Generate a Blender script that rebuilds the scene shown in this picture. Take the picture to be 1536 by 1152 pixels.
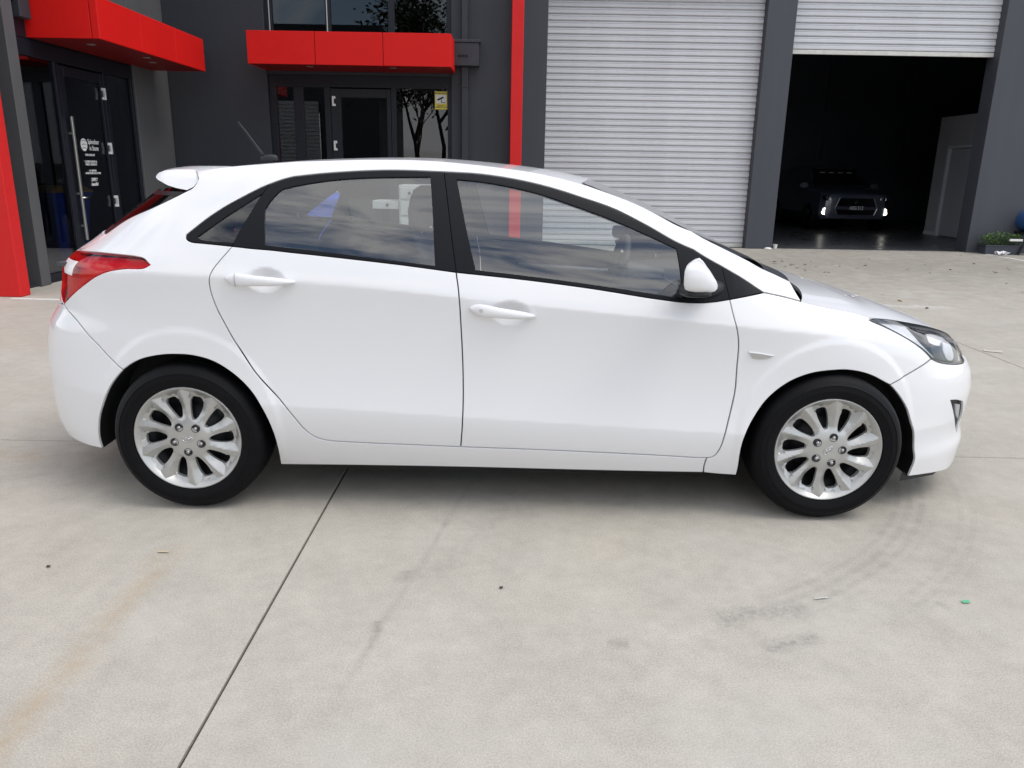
import bpy, math, random
import numpy as np
from mathutils import Vector
from mathutils.geometry import delaunay_2d_cdt

C = bpy.context.scene.collection
for o in list(bpy.data.objects):
    bpy.data.objects.remove(o, do_unlink=True)
random.seed(7)
rng = np.random.default_rng(7)

# ------------------------------------------------------------------ camera
scene = bpy.context.scene
cam_data = bpy.data.cameras.new('camera')
cam = bpy.data.objects.new('camera', cam_data)
C.objects.link(cam)
cam_data.sensor_width = 36.0
cam_data.lens = 36.0 * 1154.3 / 1536.0
cam_data.clip_start = 0.05
cam_data.clip_end = 3000
cam.location = (1.3385, -3.874, 1.418)
cam.rotation_mode = 'XYZ'
from mathutils import Matrix
_yaw, _pitch, _roll = math.radians(.07), math.radians(15.63), math.radians(1.006)
cam.rotation_euler = (Matrix.Rotation(_yaw, 3, 'Z') @ Matrix.Rotation(math.pi/2 - _pitch, 3, 'X') @ Matrix.Rotation(_roll, 3, 'Z')).to_euler()
scene.camera = cam

# ------------------------------------------------------------------ sky, sun, exposure
SUN_EL, SUN_AZ = 60.0, 108.0          # azimuth measured clockwise from +y
world = bpy.data.worlds.new('World')
scene.world = world
world.use_nodes = True
wn, wl = world.node_tree.nodes, world.node_tree.links
wn.clear()
w_out = wn.new('ShaderNodeOutputWorld')
w_bg = wn.new('ShaderNodeBackground')
w_sky = wn.new('ShaderNodeTexSky')
w_sky.sky_type = 'NISHITA'
w_sky.sun_disc = False
w_sky.sun_elevation = math.radians(SUN_EL)
w_sky.sun_rotation = math.radians(SUN_AZ)
w_bg.inputs['Strength'].default_value = 0.13
# broken cloud: white layer mixed over the blue by a noise on the view direction
w_tc = wn.new('ShaderNodeTexCoord')
w_map = wn.new('ShaderNodeMapping')
w_map.inputs['Scale'].default_value = (1.0, 1.0, 3.4)
w_map.inputs['Rotation'].default_value = (0.0, 0.0, 0.6)
w_nz = wn.new('ShaderNodeTexNoise')
w_nz.inputs['Scale'].default_value = 2.6
w_nz.inputs['Detail'].default_value = 7.0
w_nz.inputs['Roughness'].default_value = 0.58
w_nz.inputs['Distortion'].default_value = 0.5
w_rmp = wn.new('ShaderNodeValToRGB')
w_rmp.color_ramp.elements[0].position = 0.41
w_rmp.color_ramp.elements[1].position = 0.57
w_mix = wn.new('ShaderNodeMix')
w_mix.data_type = 'RGBA'
w_mix.inputs[7].default_value = (8.6, 8.6, 8.7, 1)
wl.new(w_tc.outputs['Generated'], w_map.inputs['Vector'])
wl.new(w_map.outputs['Vector'], w_nz.inputs['Vector'])
wl.new(w_nz.outputs['Fac'], w_rmp.inputs['Fac'])
wl.new(w_rmp.outputs['Color'], w_mix.inputs[0])
wl.new(w_sky.outputs['Color'], w_mix.inputs[6])
wl.new(w_mix.outputs[2], w_bg.inputs['Color'])
wl.new(w_bg.outputs['Background'], w_out.inputs['Surface'])

sun_data = bpy.data.lights.new('sun', 'SUN')
sun_data.energy = 1.0
sun_data.angle = math.radians(32)
sun_data.color = (1.0, 0.965, 0.91)
sun = bpy.data.objects.new('sun', sun_data)
C.objects.link(sun)
_az, _el = math.radians(SUN_AZ), math.radians(SUN_EL)
_dir = Vector((math.sin(_az)*math.cos(_el), math.cos(_az)*math.cos(_el), math.sin(_el)))
sun.rotation_euler = _dir.to_track_quat('Z', 'Y').to_euler()
sun.location = _dir * 40

scene.view_settings.view_transform = 'Standard'
scene.view_settings.look = 'None'
scene.view_settings.gamma = 1.0
scene.view_settings.exposure = 0.60
scene.view_settings.use_curve_mapping = False
scene.render.engine = 'CYCLES'
scene.cycles.max_bounces = 10
scene.cycles.transparent_max_bounces = 16
scene.render.resolution_x = 1024
scene.render.resolution_y = 768

# ------------------------------------------------------------------ helpers
def tag(o, label=None, cat=None, group=None, kind=None):
    if label: o['label'] = label
    if cat: o['category'] = cat
    if group: o['group'] = group
    if kind: o['kind'] = kind
    return o

def thing(name, label, cat, loc=(0, 0, 0), rz=0.0, group=None):
    o = bpy.data.objects.new(name, None)
    o.empty_display_size = .2
    C.objects.link(o)
    o.location = loc
    o.rotation_euler = (0, 0, rz)
    return tag(o, label, cat, group)

def link(name, me, parent=None, loc=None, rot=None):
    o = bpy.data.objects.new(name, me)
    C.objects.link(o)
    if parent is not None: o.parent = parent
    if loc is not None: o.location = loc
    if rot is not None: o.rotation_euler = rot
    return o

def mesh(name, V, F, mat=None, smooth=False, normals=None):
    me = bpy.data.meshes.new(name)
    me.from_pydata([tuple(map(float, v)) for v in V], [], [tuple(map(int, f)) for f in F])
    if mat is not None: me.materials.append(mat)
    me.update()
    if smooth or normals is not None:
        me.polygons.foreach_set('use_smooth', [True]*len(me.polygons))
    if normals is not None:
        me.normals_split_custom_set_from_vertices([tuple(map(float, n)) for n in normals])
    return me

class MB:
    """collects simple shapes into one mesh"""
    def __init__(self): self.V = []; self.F = []
    def add(self, V, F):
        b = len(self.V); self.V += [tuple(v) for v in V]; self.F += [tuple(i+b for i in f) for f in F]; return self
    def box(self, x0, x1, y0, y1, z0, z1, bev=0.0):
        if bev <= 0:
            V = [(x, y, z) for x in (x0, x1) for y in (y0, y1) for z in (z0, z1)]
            F = [(0, 1, 3, 2), (4, 6, 7, 5), (0, 4, 5, 1), (2, 3, 7, 6), (0, 2, 6, 4), (1, 5, 7, 3)]
            return self.add(V, F)
        xs, ys, zs = (x0, x1), (y0, y1), (z0, z1); V = []; ix = {}
        for i in (0, 1):
            for j in (0, 1):
                for k in (0, 1):
                    s = (1-2*i, 1-2*j, 1-2*k)
                    for a in range(3):
                        p = [xs[i]+s[0]*bev, ys[j]+s[1]*bev, zs[k]+s[2]*bev]
                        p[a] = (xs[i], ys[j], zs[k])[a]
                        ix[i, j, k, a] = len(V); V.append(tuple(p))
        F = []
        for a in range(3):
            b, c = (a+1) % 3, (a+2) % 3
            for s in (0, 1):
                q = []
                for (m, n) in ((0, 0), (1, 0), (1, 1), (0, 1)):
                    key = [0, 0, 0]; key[a] = s; key[b] = m; key[c] = n
                    q.append(ix[key[0], key[1], key[2], a])
                F.append(tuple(q) if s else tuple(q[::-1]))
        for a in range(3):
            b, c = (a+1) % 3, (a+2) % 3
            for m in (0, 1):
                for n in (0, 1):
                    k0 = [0, 0, 0]; k1 = [0, 0, 0]
                    k0[b] = m; k0[c] = n; k0[a] = 0; k1[b] = m; k1[c] = n; k1[a] = 1
                    q = [ix[(*k0, b)], ix[(*k1, b)], ix[(*k1, c)], ix[(*k0, c)]]
                    F.append(tuple(q) if (m ^ n) else tuple(q[::-1]))
        for i in (0, 1):
            for j in (0, 1):
                for k in (0, 1):
                    t = (ix[i, j, k, 0], ix[i, j, k, 1], ix[i, j, k, 2])
                    F.append(t if (i+j+k) % 2 else t[::-1])
        return self.add(V, F)
    def prism(self, poly, axis, a0, a1):
        """2D polygon extruded along an axis ('x','y','z')"""
        n = len(poly)
        def P(p, a):
            return {'x': (a, p[0], p[1]), 'y': (p[0], a, p[1]), 'z': (p[0], p[1], a)}[axis]
        V = [P(p, a0) for p in poly] + [P(p, a1) for p in poly]
        F = [tuple(range(n)), tuple(range(2*n-1, n-1, -1))] + [(i, i+n, (i+1) % n+n, (i+1) % n) for i in range(n)]
        return self.add(V, F)
    def tube(self, pts, r, n=8, cap=True):
        pts = [np.array(p, float) for p in pts]; rs = r if hasattr(r, '__len__') else [r]*len(pts)
        V = []; F = []
        for i, p in enumerate(pts):
            d = pts[min(i+1, len(pts)-1)] - pts[max(i-1, 0)]; d /= np.linalg.norm(d)+1e-12
            a = np.cross(d, (0, 0, 1) if abs(d[2]) < .9 else (1, 0, 0)); a /= np.linalg.norm(a); b = np.cross(d, a)
            for k in range(n):
                t = 2*math.pi*k/n; V.append(tuple(p + rs[i]*(math.cos(t)*a+math.sin(t)*b)))
        for i in range(len(pts)-1):
            for k in range(n):
                F.append((i*n+k, i*n+(k+1) % n, (i+1)*n+(k+1) % n, (i+1)*n+k))
        if cap: F += [tuple(range(n))[::-1], tuple(range((len(pts)-1)*n, len(pts)*n))]
        return self.add(V, F)
    def lathe(self, prof, n=48, center=(0, 0, 0), axis='y', close=False):
        """profile of (radius, along-axis) points"""
        V = []; F = []; m = len(prof)
        for k in range(n):
            t = 2*math.pi*k/n; c, s = math.cos(t), math.sin(t)
            for (r, a) in prof:
                q = {'y': (r*c, a, r*s), 'z': (r*c, r*s, a), 'x': (a, r*c, r*s)}[axis]
                V.append((q[0]+center[0], q[1]+center[1], q[2]+center[2]))
        for k in range(n):
            k2 = (k+1) % n
            for i in range(m if close else m-1):
                j = (i+1) % m
                F.append((k*m+i, k*m+j, k2*m+j, k2*m+i))
        return self.add(V, F)
    def grid(self, P, closed=False):
        P = np.asarray(P, float); n, m = P.shape[:2]
        V = P.reshape(-1, 3); F = []
        for i in range(n-1):
            for j in range(m if closed else m-1):
                k = (j+1) % m
                F.append((i*m+j, (i+1)*m+j, (i+1)*m+k, i*m+k))
        return self.add(V, F)
    def loft(self, secs):
        """closed sections joined and capped"""
        n, m = len(secs), len(secs[0]); b = len(self.V)
        self.grid(np.array(secs), closed=True)
        self.F += [tuple(b+i for i in range(m)), tuple(b+(n-1)*m+i for i in range(m))[::-1]]
        return self
    def mesh(self, name, mat, smooth=False): return mesh(name, self.V, self.F, mat, smooth)
    def build(self, name, mat, parent=None, smooth=False, fix=True, angle=None, loc=None, rot=None):
        me = self.mesh(name, mat, smooth or angle is not None)
        if fix: fix_normals(me)
        if angle is not None: me.set_sharp_from_angle(angle=math.radians(angle))
        return link(name, me, parent, loc, rot)

import bmesh
def fix_normals(me):
    bm = bmesh.new(); bm.from_mesh(me)
    bmesh.ops.recalc_face_normals(bm, faces=bm.faces[:])
    bm.to_mesh(me); bm.free()

# ------------------------------------------------------------------ materials
def new_mat(name):
    m = bpy.data.materials.new(name); m.use_nodes = True
    return m, m.node_tree.nodes, m.node_tree.links

def pbr(name, col, rough=.5, metal=0., coat=0., coat_rough=.03, spec=.5, var=0., vscale=3., bump=0., bscale=60., rvar=0., streak=False, objvar=0.):
    m, n, l = new_mat(name); b = n['Principled BSDF']
    b.inputs['Base Color'].default_value = (*col, 1)
    b.inputs['Roughness'].default_value = rough
    b.inputs['Metallic'].default_value = metal
    b.inputs['Coat Weight'].default_value = coat
    b.inputs['Coat Roughness'].default_value = coat_rough
    b.inputs['Specular IOR Level'].default_value = spec
    if var or bump or rvar:
        tc = n.new('ShaderNodeTexCoord')
    if var or rvar:
        nz = n.new('ShaderNodeTexNoise'); nz.inputs['Scale'].default_value = vscale; nz.inputs['Detail'].default_value = 6
        nz.inputs['Roughness'].default_value = .65
        l.new(tc.outputs['Object'], nz.inputs['Vector'])
    if streak:
        mp = n.new('ShaderNodeMapping'); mp.inputs['Scale'].default_value = (5, 5, .35); l.new(tc.outputs['Object'], mp.inputs['Vector'])
        sn = n.new('ShaderNodeTexNoise'); sn.inputs['Scale'].default_value = 1.0; sn.inputs['Detail'].default_value = 5; l.new(mp.outputs[0], sn.inputs['Vector'])
        av = n.new('ShaderNodeMath'); av.operation = 'MULTIPLY_ADD'; av.inputs[1].default_value = .5
        hv = n.new('ShaderNodeMath'); hv.operation = 'MULTIPLY'; hv.inputs[1].default_value = .5
        l.new(sn.outputs['Fac'], hv.inputs[0]); l.new(nz.outputs['Fac'], av.inputs[0]); l.new(hv.outputs[0], av.inputs[2]); nzf = av.outputs[0]
    elif var: nzf = nz.outputs['Fac']
    if objvar:
        oi = n.new('ShaderNodeObjectInfo'); ov = n.new('ShaderNodeMath'); ov.operation = 'MULTIPLY_ADD'; ov.inputs[1].default_value = objvar
        l.new(oi.outputs['Random'], ov.inputs[0]); l.new(nz.outputs['Fac'], ov.inputs[2]); nzf = ov.outputs[0]
    if var:
        mr = n.new('ShaderNodeMapRange'); mr.inputs[1].default_value = .3; mr.inputs[2].default_value = .7
        mr.inputs[3].default_value = 1-var; mr.inputs[4].default_value = 1+var
        l.new(nzf, mr.inputs[0])
        mx = n.new('ShaderNodeVectorMath'); mx.operation = 'SCALE'; mx.inputs[0].default_value = col
        l.new(mr.outputs[0], mx.inputs['Scale']); l.new(mx.outputs[0], b.inputs['Base Color'])
    if rvar:
        mr2 = n.new('ShaderNodeMapRange'); mr2.inputs[1].default_value = .3; mr2.inputs[2].default_value = .7
        mr2.inputs[3].default_value = max(rough-rvar, .02); mr2.inputs[4].default_value = rough+rvar
        l.new(nz.outputs['Fac'], mr2.inputs[0]); l.new(mr2.outputs[0], b.inputs['Roughness'])
    if bump:
        nb = n.new('ShaderNodeTexNoise'); nb.inputs['Scale'].default_value = bscale; nb.inputs['Detail'].default_value = 4
        bp = n.new('ShaderNodeBump'); bp.inputs['Strength'].default_value = bump; bp.inputs['Distance'].default_value = .01
        l.new(tc.outputs['Object'], nb.inputs['Vector']); l.new(nb.outputs['Fac'], bp.inputs['Height'])
        l.new(bp.outputs['Normal'], b.inputs['Normal'])
    return m

def glass(name, tint, ior=1.5, rough=0.0, boost=1.0):
    m, n, l = new_mat(name); n.remove(n['Principled BSDF']); out = n['Material Output']
    t = n.new('ShaderNodeBsdfTransparent'); t.inputs['Color'].default_value = (*tint, 1)
    g = n.new('ShaderNodeBsdfGlossy'); g.inputs['Roughness'].default_value = rough; g.inputs['Color'].default_value = (1, 1, 1, 1)
    f = n.new('ShaderNodeFresnel'); f.inputs['IOR'].default_value = ior
    mu = n.new('ShaderNodeMath'); mu.operation = 'MULTIPLY'; mu.inputs[1].default_value = boost; mu.use_clamp = True
    geo = n.new('ShaderNodeNewGeometry')
    mx = n.new('ShaderNodeMixShader')
    # same fresnel from both sides of the thin sheet
    ms = n.new('ShaderNodeMath'); ms.operation = 'MULTIPLY_ADD'
    ms.inputs[1].default_value = 1.0/ior - ior; ms.inputs[2].default_value = ior
    l.new(geo.outputs['Backfacing'], ms.inputs[0]); l.new(ms.outputs[0], f.inputs['IOR'])
    ms.inputs[1].default_value = 0.0
    l.new(f.outputs[0], mu.inputs[0]); l.new(mu.outputs[0], mx.inputs[0])
    l.new(t.outputs[0], mx.inputs[1]); l.new(g.outputs[0], mx.inputs[2]); l.new(mx.outputs[0], out.inputs['Surface'])
    return m

def emit(name, col, strength):
    m, n, l = new_mat(name); b = n['Principled BSDF']
    b.inputs['Emission Color'].default_value = (*col, 1); b.inputs['Emission Strength'].default_value = strength
    b.inputs['Base Color'].default_value = (.6, .6, .6, 1)
    return m

M = {}
M['paint'] = pbr('white_paint', (.765, .762, .772), .40, spec=.35, coat=.8, coat_rough=.04)
M['trim'] = pbr('black_trim', (.0035, .004, .006), .42, spec=.2, bump=.05, bscale=400)
M['seam'] = pbr('handle_seam', (.30, .30, .30), .7)
M['gloss_black'] = pbr('gloss_black', (.006, .006, .008), .12)
M['plastic'] = pbr('dark_plastic', (.009, .009, .011), .55, bump=.1, bscale=300)
M['under'] = pbr('underbody', (.006, .006, .007), .8)
M['rubber'] = pbr('tyre_rubber', (.0030, .0030, .0042), .62, spec=.16, var=.25, vscale=14, bump=.12, bscale=90)
M['silver'] = pbr('silver_wheel', (.46, .46, .445), .36, metal=.55, coat=.4, var=.05, vscale=9)
M['steel'] = pbr('brake_steel', (.009, .009, .011), .5, metal=.2)
M['chrome'] = pbr('chrome', (.75, .75, .76), .12, metal=1.0)
M['nut'] = pbr('nut_steel', (.42, .42, .42), .3, metal=.9)
M['shutline'] = pbr('shut_line', (.02, .02, .022), .8)
M['glass'] = glass('window_glass', (.87, .91, .90), boost=3.0)
M['glass_dark'] = glass('privacy_glass', (.16, .17, .18), boost=.8)
M['glass_quarter'] = glass('quarter_glass', (.55, .58, .60), boost=1.6)
M['lens'] = glass('clear_lens', (.93, .94, .95), boost=1.0)
M['lamp_red'] = glass('red_lens', (.90, .035, .045), boost=.7)
M['lamp_refl'] = pbr('lamp_reflector', (.85, .75, .75), .35, metal=.2, var=.12, vscale=25)
M['lamp_white'] = pbr('lamp_white', (.78, .76, .76), .25)
M['hl_silver'] = pbr('headlamp_silver', (.86, .86, .87), .3, metal=.1)
M['hl_mid'] = pbr('headlamp_grey', (.16, .16, .165), .3, metal=.3)
M['hl_black'] = pbr('headlamp_black', (.02, .02, .022), .3)
M['fabric'] = pbr('seat_fabric', (.10, .102, .115), .9, var=.15, vscale=60, bump=.3, bscale=300)
M['trim_grey'] = pbr('pillar_trim', (.30, .30, .29), .8)
M['cabin'] = pbr('cabin_plastic', (.060, .061, .068), .6, bump=.1, bscale=200)
M['amber'] = pbr('bulb_dark', (.10, .06, .03), .4)
# ------------------------------------------------------------------ site materials
def node_concrete():
    m, n, l = new_mat('yard_concrete'); b = n['Principled BSDF']
    geo = n.new('ShaderNodeNewGeometry')
    def noise(scale, detail=6, rough=.6, vec=None):
        z = n.new('ShaderNodeTexNoise'); z.inputs['Scale'].default_value = scale; z.inputs['Detail'].default_value = detail; z.inputs['Roughness'].default_value = rough
        l.new(vec or geo.outputs['Position'], z.inputs['Vector']); return z.outputs['Fac']
    def mr(v, a, c, d, e):
        r = n.new('ShaderNodeMapRange'); r.inputs[1].default_value = a; r.inputs[2].default_value = c; r.inputs[3].default_value = d; r.inputs[4].default_value = e
        l.new(v, r.inputs[0]); return r.outputs[0]
    def math_(op, a, c=None):
        q = n.new('ShaderNodeMath'); q.operation = op
        for i, v in enumerate((a, c)):
            if v is None: continue
            if isinstance(v, (int, float)): q.inputs[i].default_value = v
            else: l.new(v, q.inputs[i])
        return q.outputs[0]
    def mix(f, a, c, mode='MIX'):
        q = n.new('ShaderNodeMix'); q.data_type = 'RGBA'; q.blend_type = mode
        for i, v in ((0, f), (6, a), (7, c)):
            if isinstance(v, (int, float)): q.inputs[i].default_value = v
            elif isinstance(v, tuple): q.inputs[i].default_value = (*v, 1)
            else: l.new(v, q.inputs[i])
        return q.outputs[2]
    big = mr(noise(.55, 5), .3, .7, 0, 1)
    col = mix(big, (.412, .382, .328), (.448, .417, .361))
    mid = mr(noise(3.4, 9, .74), .34, .68, .90, 1.06)
    fine = math_('MULTIPLY', mr(noise(170, 4, .8), .32, .68, .74, 1.22), mr(noise(13, 6, .7), .32, .68, .92, 1.06))
    f2 = mr(noise(520, 2, .5), .3, .7, .80, 1.18)
    k = math_('MULTIPLY', math_('MULTIPLY', mid, fine), f2)
    q = n.new('ShaderNodeVectorMath'); q.operation = 'SCALE'; l.new(col, q.inputs[0]); l.new(k, q.inputs['Scale']); col = q.outputs[0]
    # pale laitance blotches and a brown tinge
    col = mix(math_('MULTIPLY', mr(noise(1.15, 7, .6), .52, .70, 0, 1), .30), col, (.49, .475, .44))
    col = mix(math_('MULTIPLY', mr(noise(.8, 4, .5), .55, .75, 0, 1), .22), col, (.45, .38, .285))
    # dark specks
    vo = n.new('ShaderNodeTexVoronoi'); vo.inputs['Scale'].default_value = 34; l.new(geo.outputs['Position'], vo.inputs['Vector'])
    col = mix(math_('MULTIPLY', mr(vo.outputs['Distance'], .02, .06, 1, 0), mr(noise(6, 2), .52, .58, 0, .7)), col, (.12, .11, .10))
    sep = n.new('ShaderNodeSeparateXYZ'); l.new(geo.outputs['Position'], sep.inputs[0])
    X, Yc = sep.outputs[0], sep.outputs[1]
    def streak(x0, y0, x1, y1, w, strength, colr, ns=9., th=.40, soft=1.0):
        """worn mark along a line between two ground points"""
        L = math.hypot(x1-x0, y1-y0); ux, uy = (x1-x0)/L, (y1-y0)/L
        a = math_('ADD', math_('MULTIPLY', math_('SUBTRACT', X, x0), ux), math_('MULTIPLY', math_('SUBTRACT', Yc, y0), uy))
        d = math_('ADD', math_('MULTIPLY', math_('SUBTRACT', X, x0), -uy), math_('MULTIPLY', math_('SUBTRACT', Yc, y0), ux))
        wob = mr(noise(5, 2), .3, .7, -w*.35, w*.35); d = math_('ABSOLUTE', math_('ADD', d, wob))
        f = mr(d, 0, w*soft, 1, 0); f = math_('MULTIPLY', f, mr(a, 0, .12*L, 0, 1)); f = math_('MULTIPLY', f, mr(a, .85*L, L, 1, 0))
        f = math_('MULTIPLY', f, mr(noise(ns, 6, .7), th, th+.22, .25, 1)); return mix(math_('MULTIPLY', f, strength), col_ref[0], colr)
    def arc(cx, cy, R, w, a0, a1, strength, colr, tread=0.):
        dx = math_('SUBTRACT', X, cx); dy = math_('SUBTRACT', Yc, cy)
        rr = math_('SQRT', math_('ADD', math_('MULTIPLY', dx, dx), math_('MULTIPLY', dy, dy)))
        d = math_('ABSOLUTE', math_('SUBTRACT', rr, R)); an = math_('ARCTAN2', dy, dx)
        f = mr(d, w*.55, w, 1, 0); f = math_('MULTIPLY', f, mr(an, a0, a0+.12, 0, 1)); f = math_('MULTIPLY', f, mr(an, a1-.12, a1, 1, 0))
        f = math_('MULTIPLY', f, mr(noise(11, 6, .75), .35, .65, .1, 1))
        if tread:
            tr = math_('SINE', math_('MULTIPLY', rr, tread)); f = math_('MULTIPLY', f, mr(tr, -.6, .6, .35, 1))
        return mix(math_('MULTIPLY', f, strength), col_ref[0], colr)
    col_ref = [col]
    def do(c): col_ref[0] = c
    do(streak(.05, -1.15, .07, -2.5, .07, .42, (.36, .25, .13)))                # rust run, left
    do(streak(-1.6, -.35, -.85, -.30, .16, .35, (.36, .26, .15)))
    do(streak(1.17, -.45, .86, -2.1, .022, .55, (.17, .16, .15), 7, .50))        # drip line
    do(streak(.96, -1.35, .97, -1.45, .05, .5, (.18, .17, .16)))
    do(streak(.92, -1.68, .925, -1.75, .03, .6, (.16, .15, .14)))
    do(streak(1.64, -1.77, 1.72, -1.775, .035, .55, (.17, .16, .15)))
    do(streak(2.81, -1.50, 2.85, -1.55, .03, .45, (.18, .17, .15)))
    g = (.17, .165, .155)
    do(arc(1.3, .30, 2.08, .11, -1.15, -.22, .34, g, 125))
    do(arc(1.3, .30, 2.31, .08, -1.00, -.22, .22, g, 125))
    do(streak(2.00, -1.64, 2.36, -1.54, .075, .75, (.19, .185, .175), 45, .42))
    do(streak(2.12, -1.80, 2.34, -1.72, .05, .75, (.18, .175, .165), 45, .42))
    do(streak(1.35, -.75, 1.00, -1.45, .10, .22, g, 18, .4))
    do(streak(5.3, 4.8, 6.3, 4.65, .14, .8, (.66, .66, .64), 7, .46))            # spilt white powder
    do(streak(4.9, 3.2, 7.6, 4.0, .35, .35, (.25, .24, .22), 3, .4))
    do(streak(1.5, 8.4, 13.5, 8.8, 3.8, .80, (.26, .243, .21), 1.6, .26))
    l.new(col_ref[0], b.inputs['Base Color'])
    b.inputs['Roughness'].default_value = .78; b.inputs['Specular IOR Level'].default_value = .35
    bp = n.new('ShaderNodeBump'); bp.inputs['Strength'].default_value = .28; bp.inputs['Distance'].default_value = .004
    l.new(noise(160, 5, .7), bp.inputs['Height']); l.new(bp.outputs['Normal'], b.inputs['Normal'])
    return m
M['concrete'] = node_concrete()
M['joint'] = pbr('joint_filler', (.035, .033, .03), .9, var=.3, vscale=20)
M['far_ground'] = pbr('far_ground', (.16, .16, .12), .9, var=.2, vscale=.2)
M['line'] = pbr('line_paint', (.66, .65, .62), .6, var=.10, vscale=9)
def wall_paint(name, col, var=.10):
    return pbr(name, col, .62, var=var, vscale=1.4, bump=.12, bscale=45, rvar=.08, streak=True)
M['charcoal'] = wall_paint('charcoal_paint', (.024, .0255, .033))
M['grey_wall'] = wall_paint('grey_paint', (.054, .058, .070))
M['grey_wall2'] = wall_paint('pale_grey_paint', (.085, .085, .088))
M['red'] = pbr('red_panel', (.62, .010, .008), .5, spec=.18, var=.04, vscale=2)
M['red_fin'] = pbr('red_render', (.60, .020, .020), .6, spec=.2, var=.05, vscale=3, bump=.08, bscale=60)
M['red_soffit_shaded'] = pbr('red_soffit_shaded', (.17, .004, .004), .5, spec=.2)  # underside shade put into the colour, darker than the canopy red
M['door_metal'] = pbr('roller_door_steel', (.57, .57, .59), .36, var=.09, vscale=1.2, coat=.15, bump=.10, bscale=2.2, objvar=.22)
M['bar_metal'] = pbr('bottom_bar', (.62, .61, .56), .5, var=.16, vscale=5)
M['frame'] = pbr('window_frame', (.010, .0115, .018), .42, spec=.3)
M['office_glass'] = glass('office_glass', (.30, .32, .36), boost=1.25)
M['wing_glass'] = glass('wing_glass', (.60, .62, .68), boost=.7)
M['alu'] = pbr('brushed_metal', (.55, .53, .49), .35, metal=.85)
M['hinge'] = pbr('hinge_metal', (.72, .72, .70), .35, metal=.4)
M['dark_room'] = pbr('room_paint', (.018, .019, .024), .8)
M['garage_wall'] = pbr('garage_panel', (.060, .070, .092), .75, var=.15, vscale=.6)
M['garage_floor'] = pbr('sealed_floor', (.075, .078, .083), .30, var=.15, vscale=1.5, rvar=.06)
M['partition'] = pbr('partition_paint', (.44, .43, .46), .6, var=.04, vscale=2)
M['part_frame'] = pbr('door_frame_paint', (.66, .65, .67), .5)
M['white_print'] = pbr('white_print', (.78, .78, .76), .5)
M['blue_bin'] = pbr('blue_bin', (.035, .11, .55), .45)
M['yellow_lid'] = pbr('yellow_lid', (.55, .30, .03), .5)

# ------------------------------------------------------------------ ground
gm = MB().add([(-400, -400, -.030), (400, -400, -.030), (400, 400, -.030), (-400, 400, -.030)], [(0, 1, 2, 3)])
far = tag(gm.build('ground', M['far_ground']), kind='structure')
yard = bpy.data.objects.new('yard', None); C.objects.link(yard); tag(yard, kind='structure')
bed = MB().box(-14, 20, -13.2, 11.46, -.029, -.016).build('joint_bed', M['joint'], yard)
xs = [.54+4.74*k for k in range(-3, 5)]; ys = [-.07+5.37*k for k in range(-3, 3)]
ys = [-13.1] + [y for y in ys if y > -13] + [11.40]
XE = [-14]+[x for x in xs if x > -13.9]+[20]
slab_cache = {}
def slab_me(w, d):
    k = (round(w, 3), round(d, 3))
    if k not in slab_cache:
        me = MB().box(0, w, 0, d, -.016, 0.0, .0025).mesh('concrete_slab', M['concrete']); fix_normals(me); slab_cache[k] = me
    return slab_cache[k]
for x0, x1 in zip(XE, XE[1:]):
    for y0, y1 in zip(ys, ys[1:]):
        w, d = x1-x0-.009, y1-y0-.009
        if d < .3: continue
        link('concrete_slab', slab_me(w, d), yard, (x0+.0045, y0+.0045, 0))
def painted(name, x0, y0, x1, y1, w, label):
    a = math.atan2(y1-y0, x1-x0); L = math.hypot(x1-x0, y1-y0)
    o = MB().box(0, L, -w/2, w/2, .001, .004).build(name, M['line'], yard, loc=(x0, y0, 0), rot=(0, 0, a))
    o['label'] = label
painted('painted_line', 10.30, 11.22, 10.42, 7.2, .085, 'white parking line running out from the right pillar')
painted('painted_line', -4.0, 4.205, -2.0, 4.10, .07, 'white parking line in front of the red fin at left')

# ------------------------------------------------------------------ warehouse with office front
wh = thing('warehouse', 'dark charcoal warehouse front with red trim and two white roller doors', 'building', (0, 11.27, 0))
def W(name, mat, *boxes, parent=None, bev=0.006):
    m = MB()
    for b in boxes: m.box(*b, bev)
    o = m.build(name, mat)
    p = parent or wh; o.parent = p; o.matrix_parent_inverse = Matrix.Translation(-root_loc(p)); return o
def root_loc(p):
    v = Vector((0, 0, 0))
    while p is not None: v = v+p.location; p = p.parent
    return v
def sub(m, name, mat, parent, **k):
    o = m.build(name, mat, **k); o.parent = parent; o.matrix_parent_inverse = Matrix.Translation(-root_loc(parent)); return o
YF, YO, XW, HT = 11.27, 9.10, -4.20, 7.6
W('wall', M['grey_wall'], (1.41, 1.858, YF, YF+.35, 0, HT))                              # pier left of the shut door
W('column', M['grey_wall'], (5.80, 6.325, YF, YF+.40, 0, HT))
W('wall', M['grey_wall'], (10.09, 17.5, YF, YF+.40, 0, HT))
W('lintel', M['grey_wall'], (1.858, 5.80, YF, YF+.40, 4.55, HT)); W('lintel', M['grey_wall'], (6.325, 10.09, YF, YF+.40, 4.9, HT))
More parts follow.
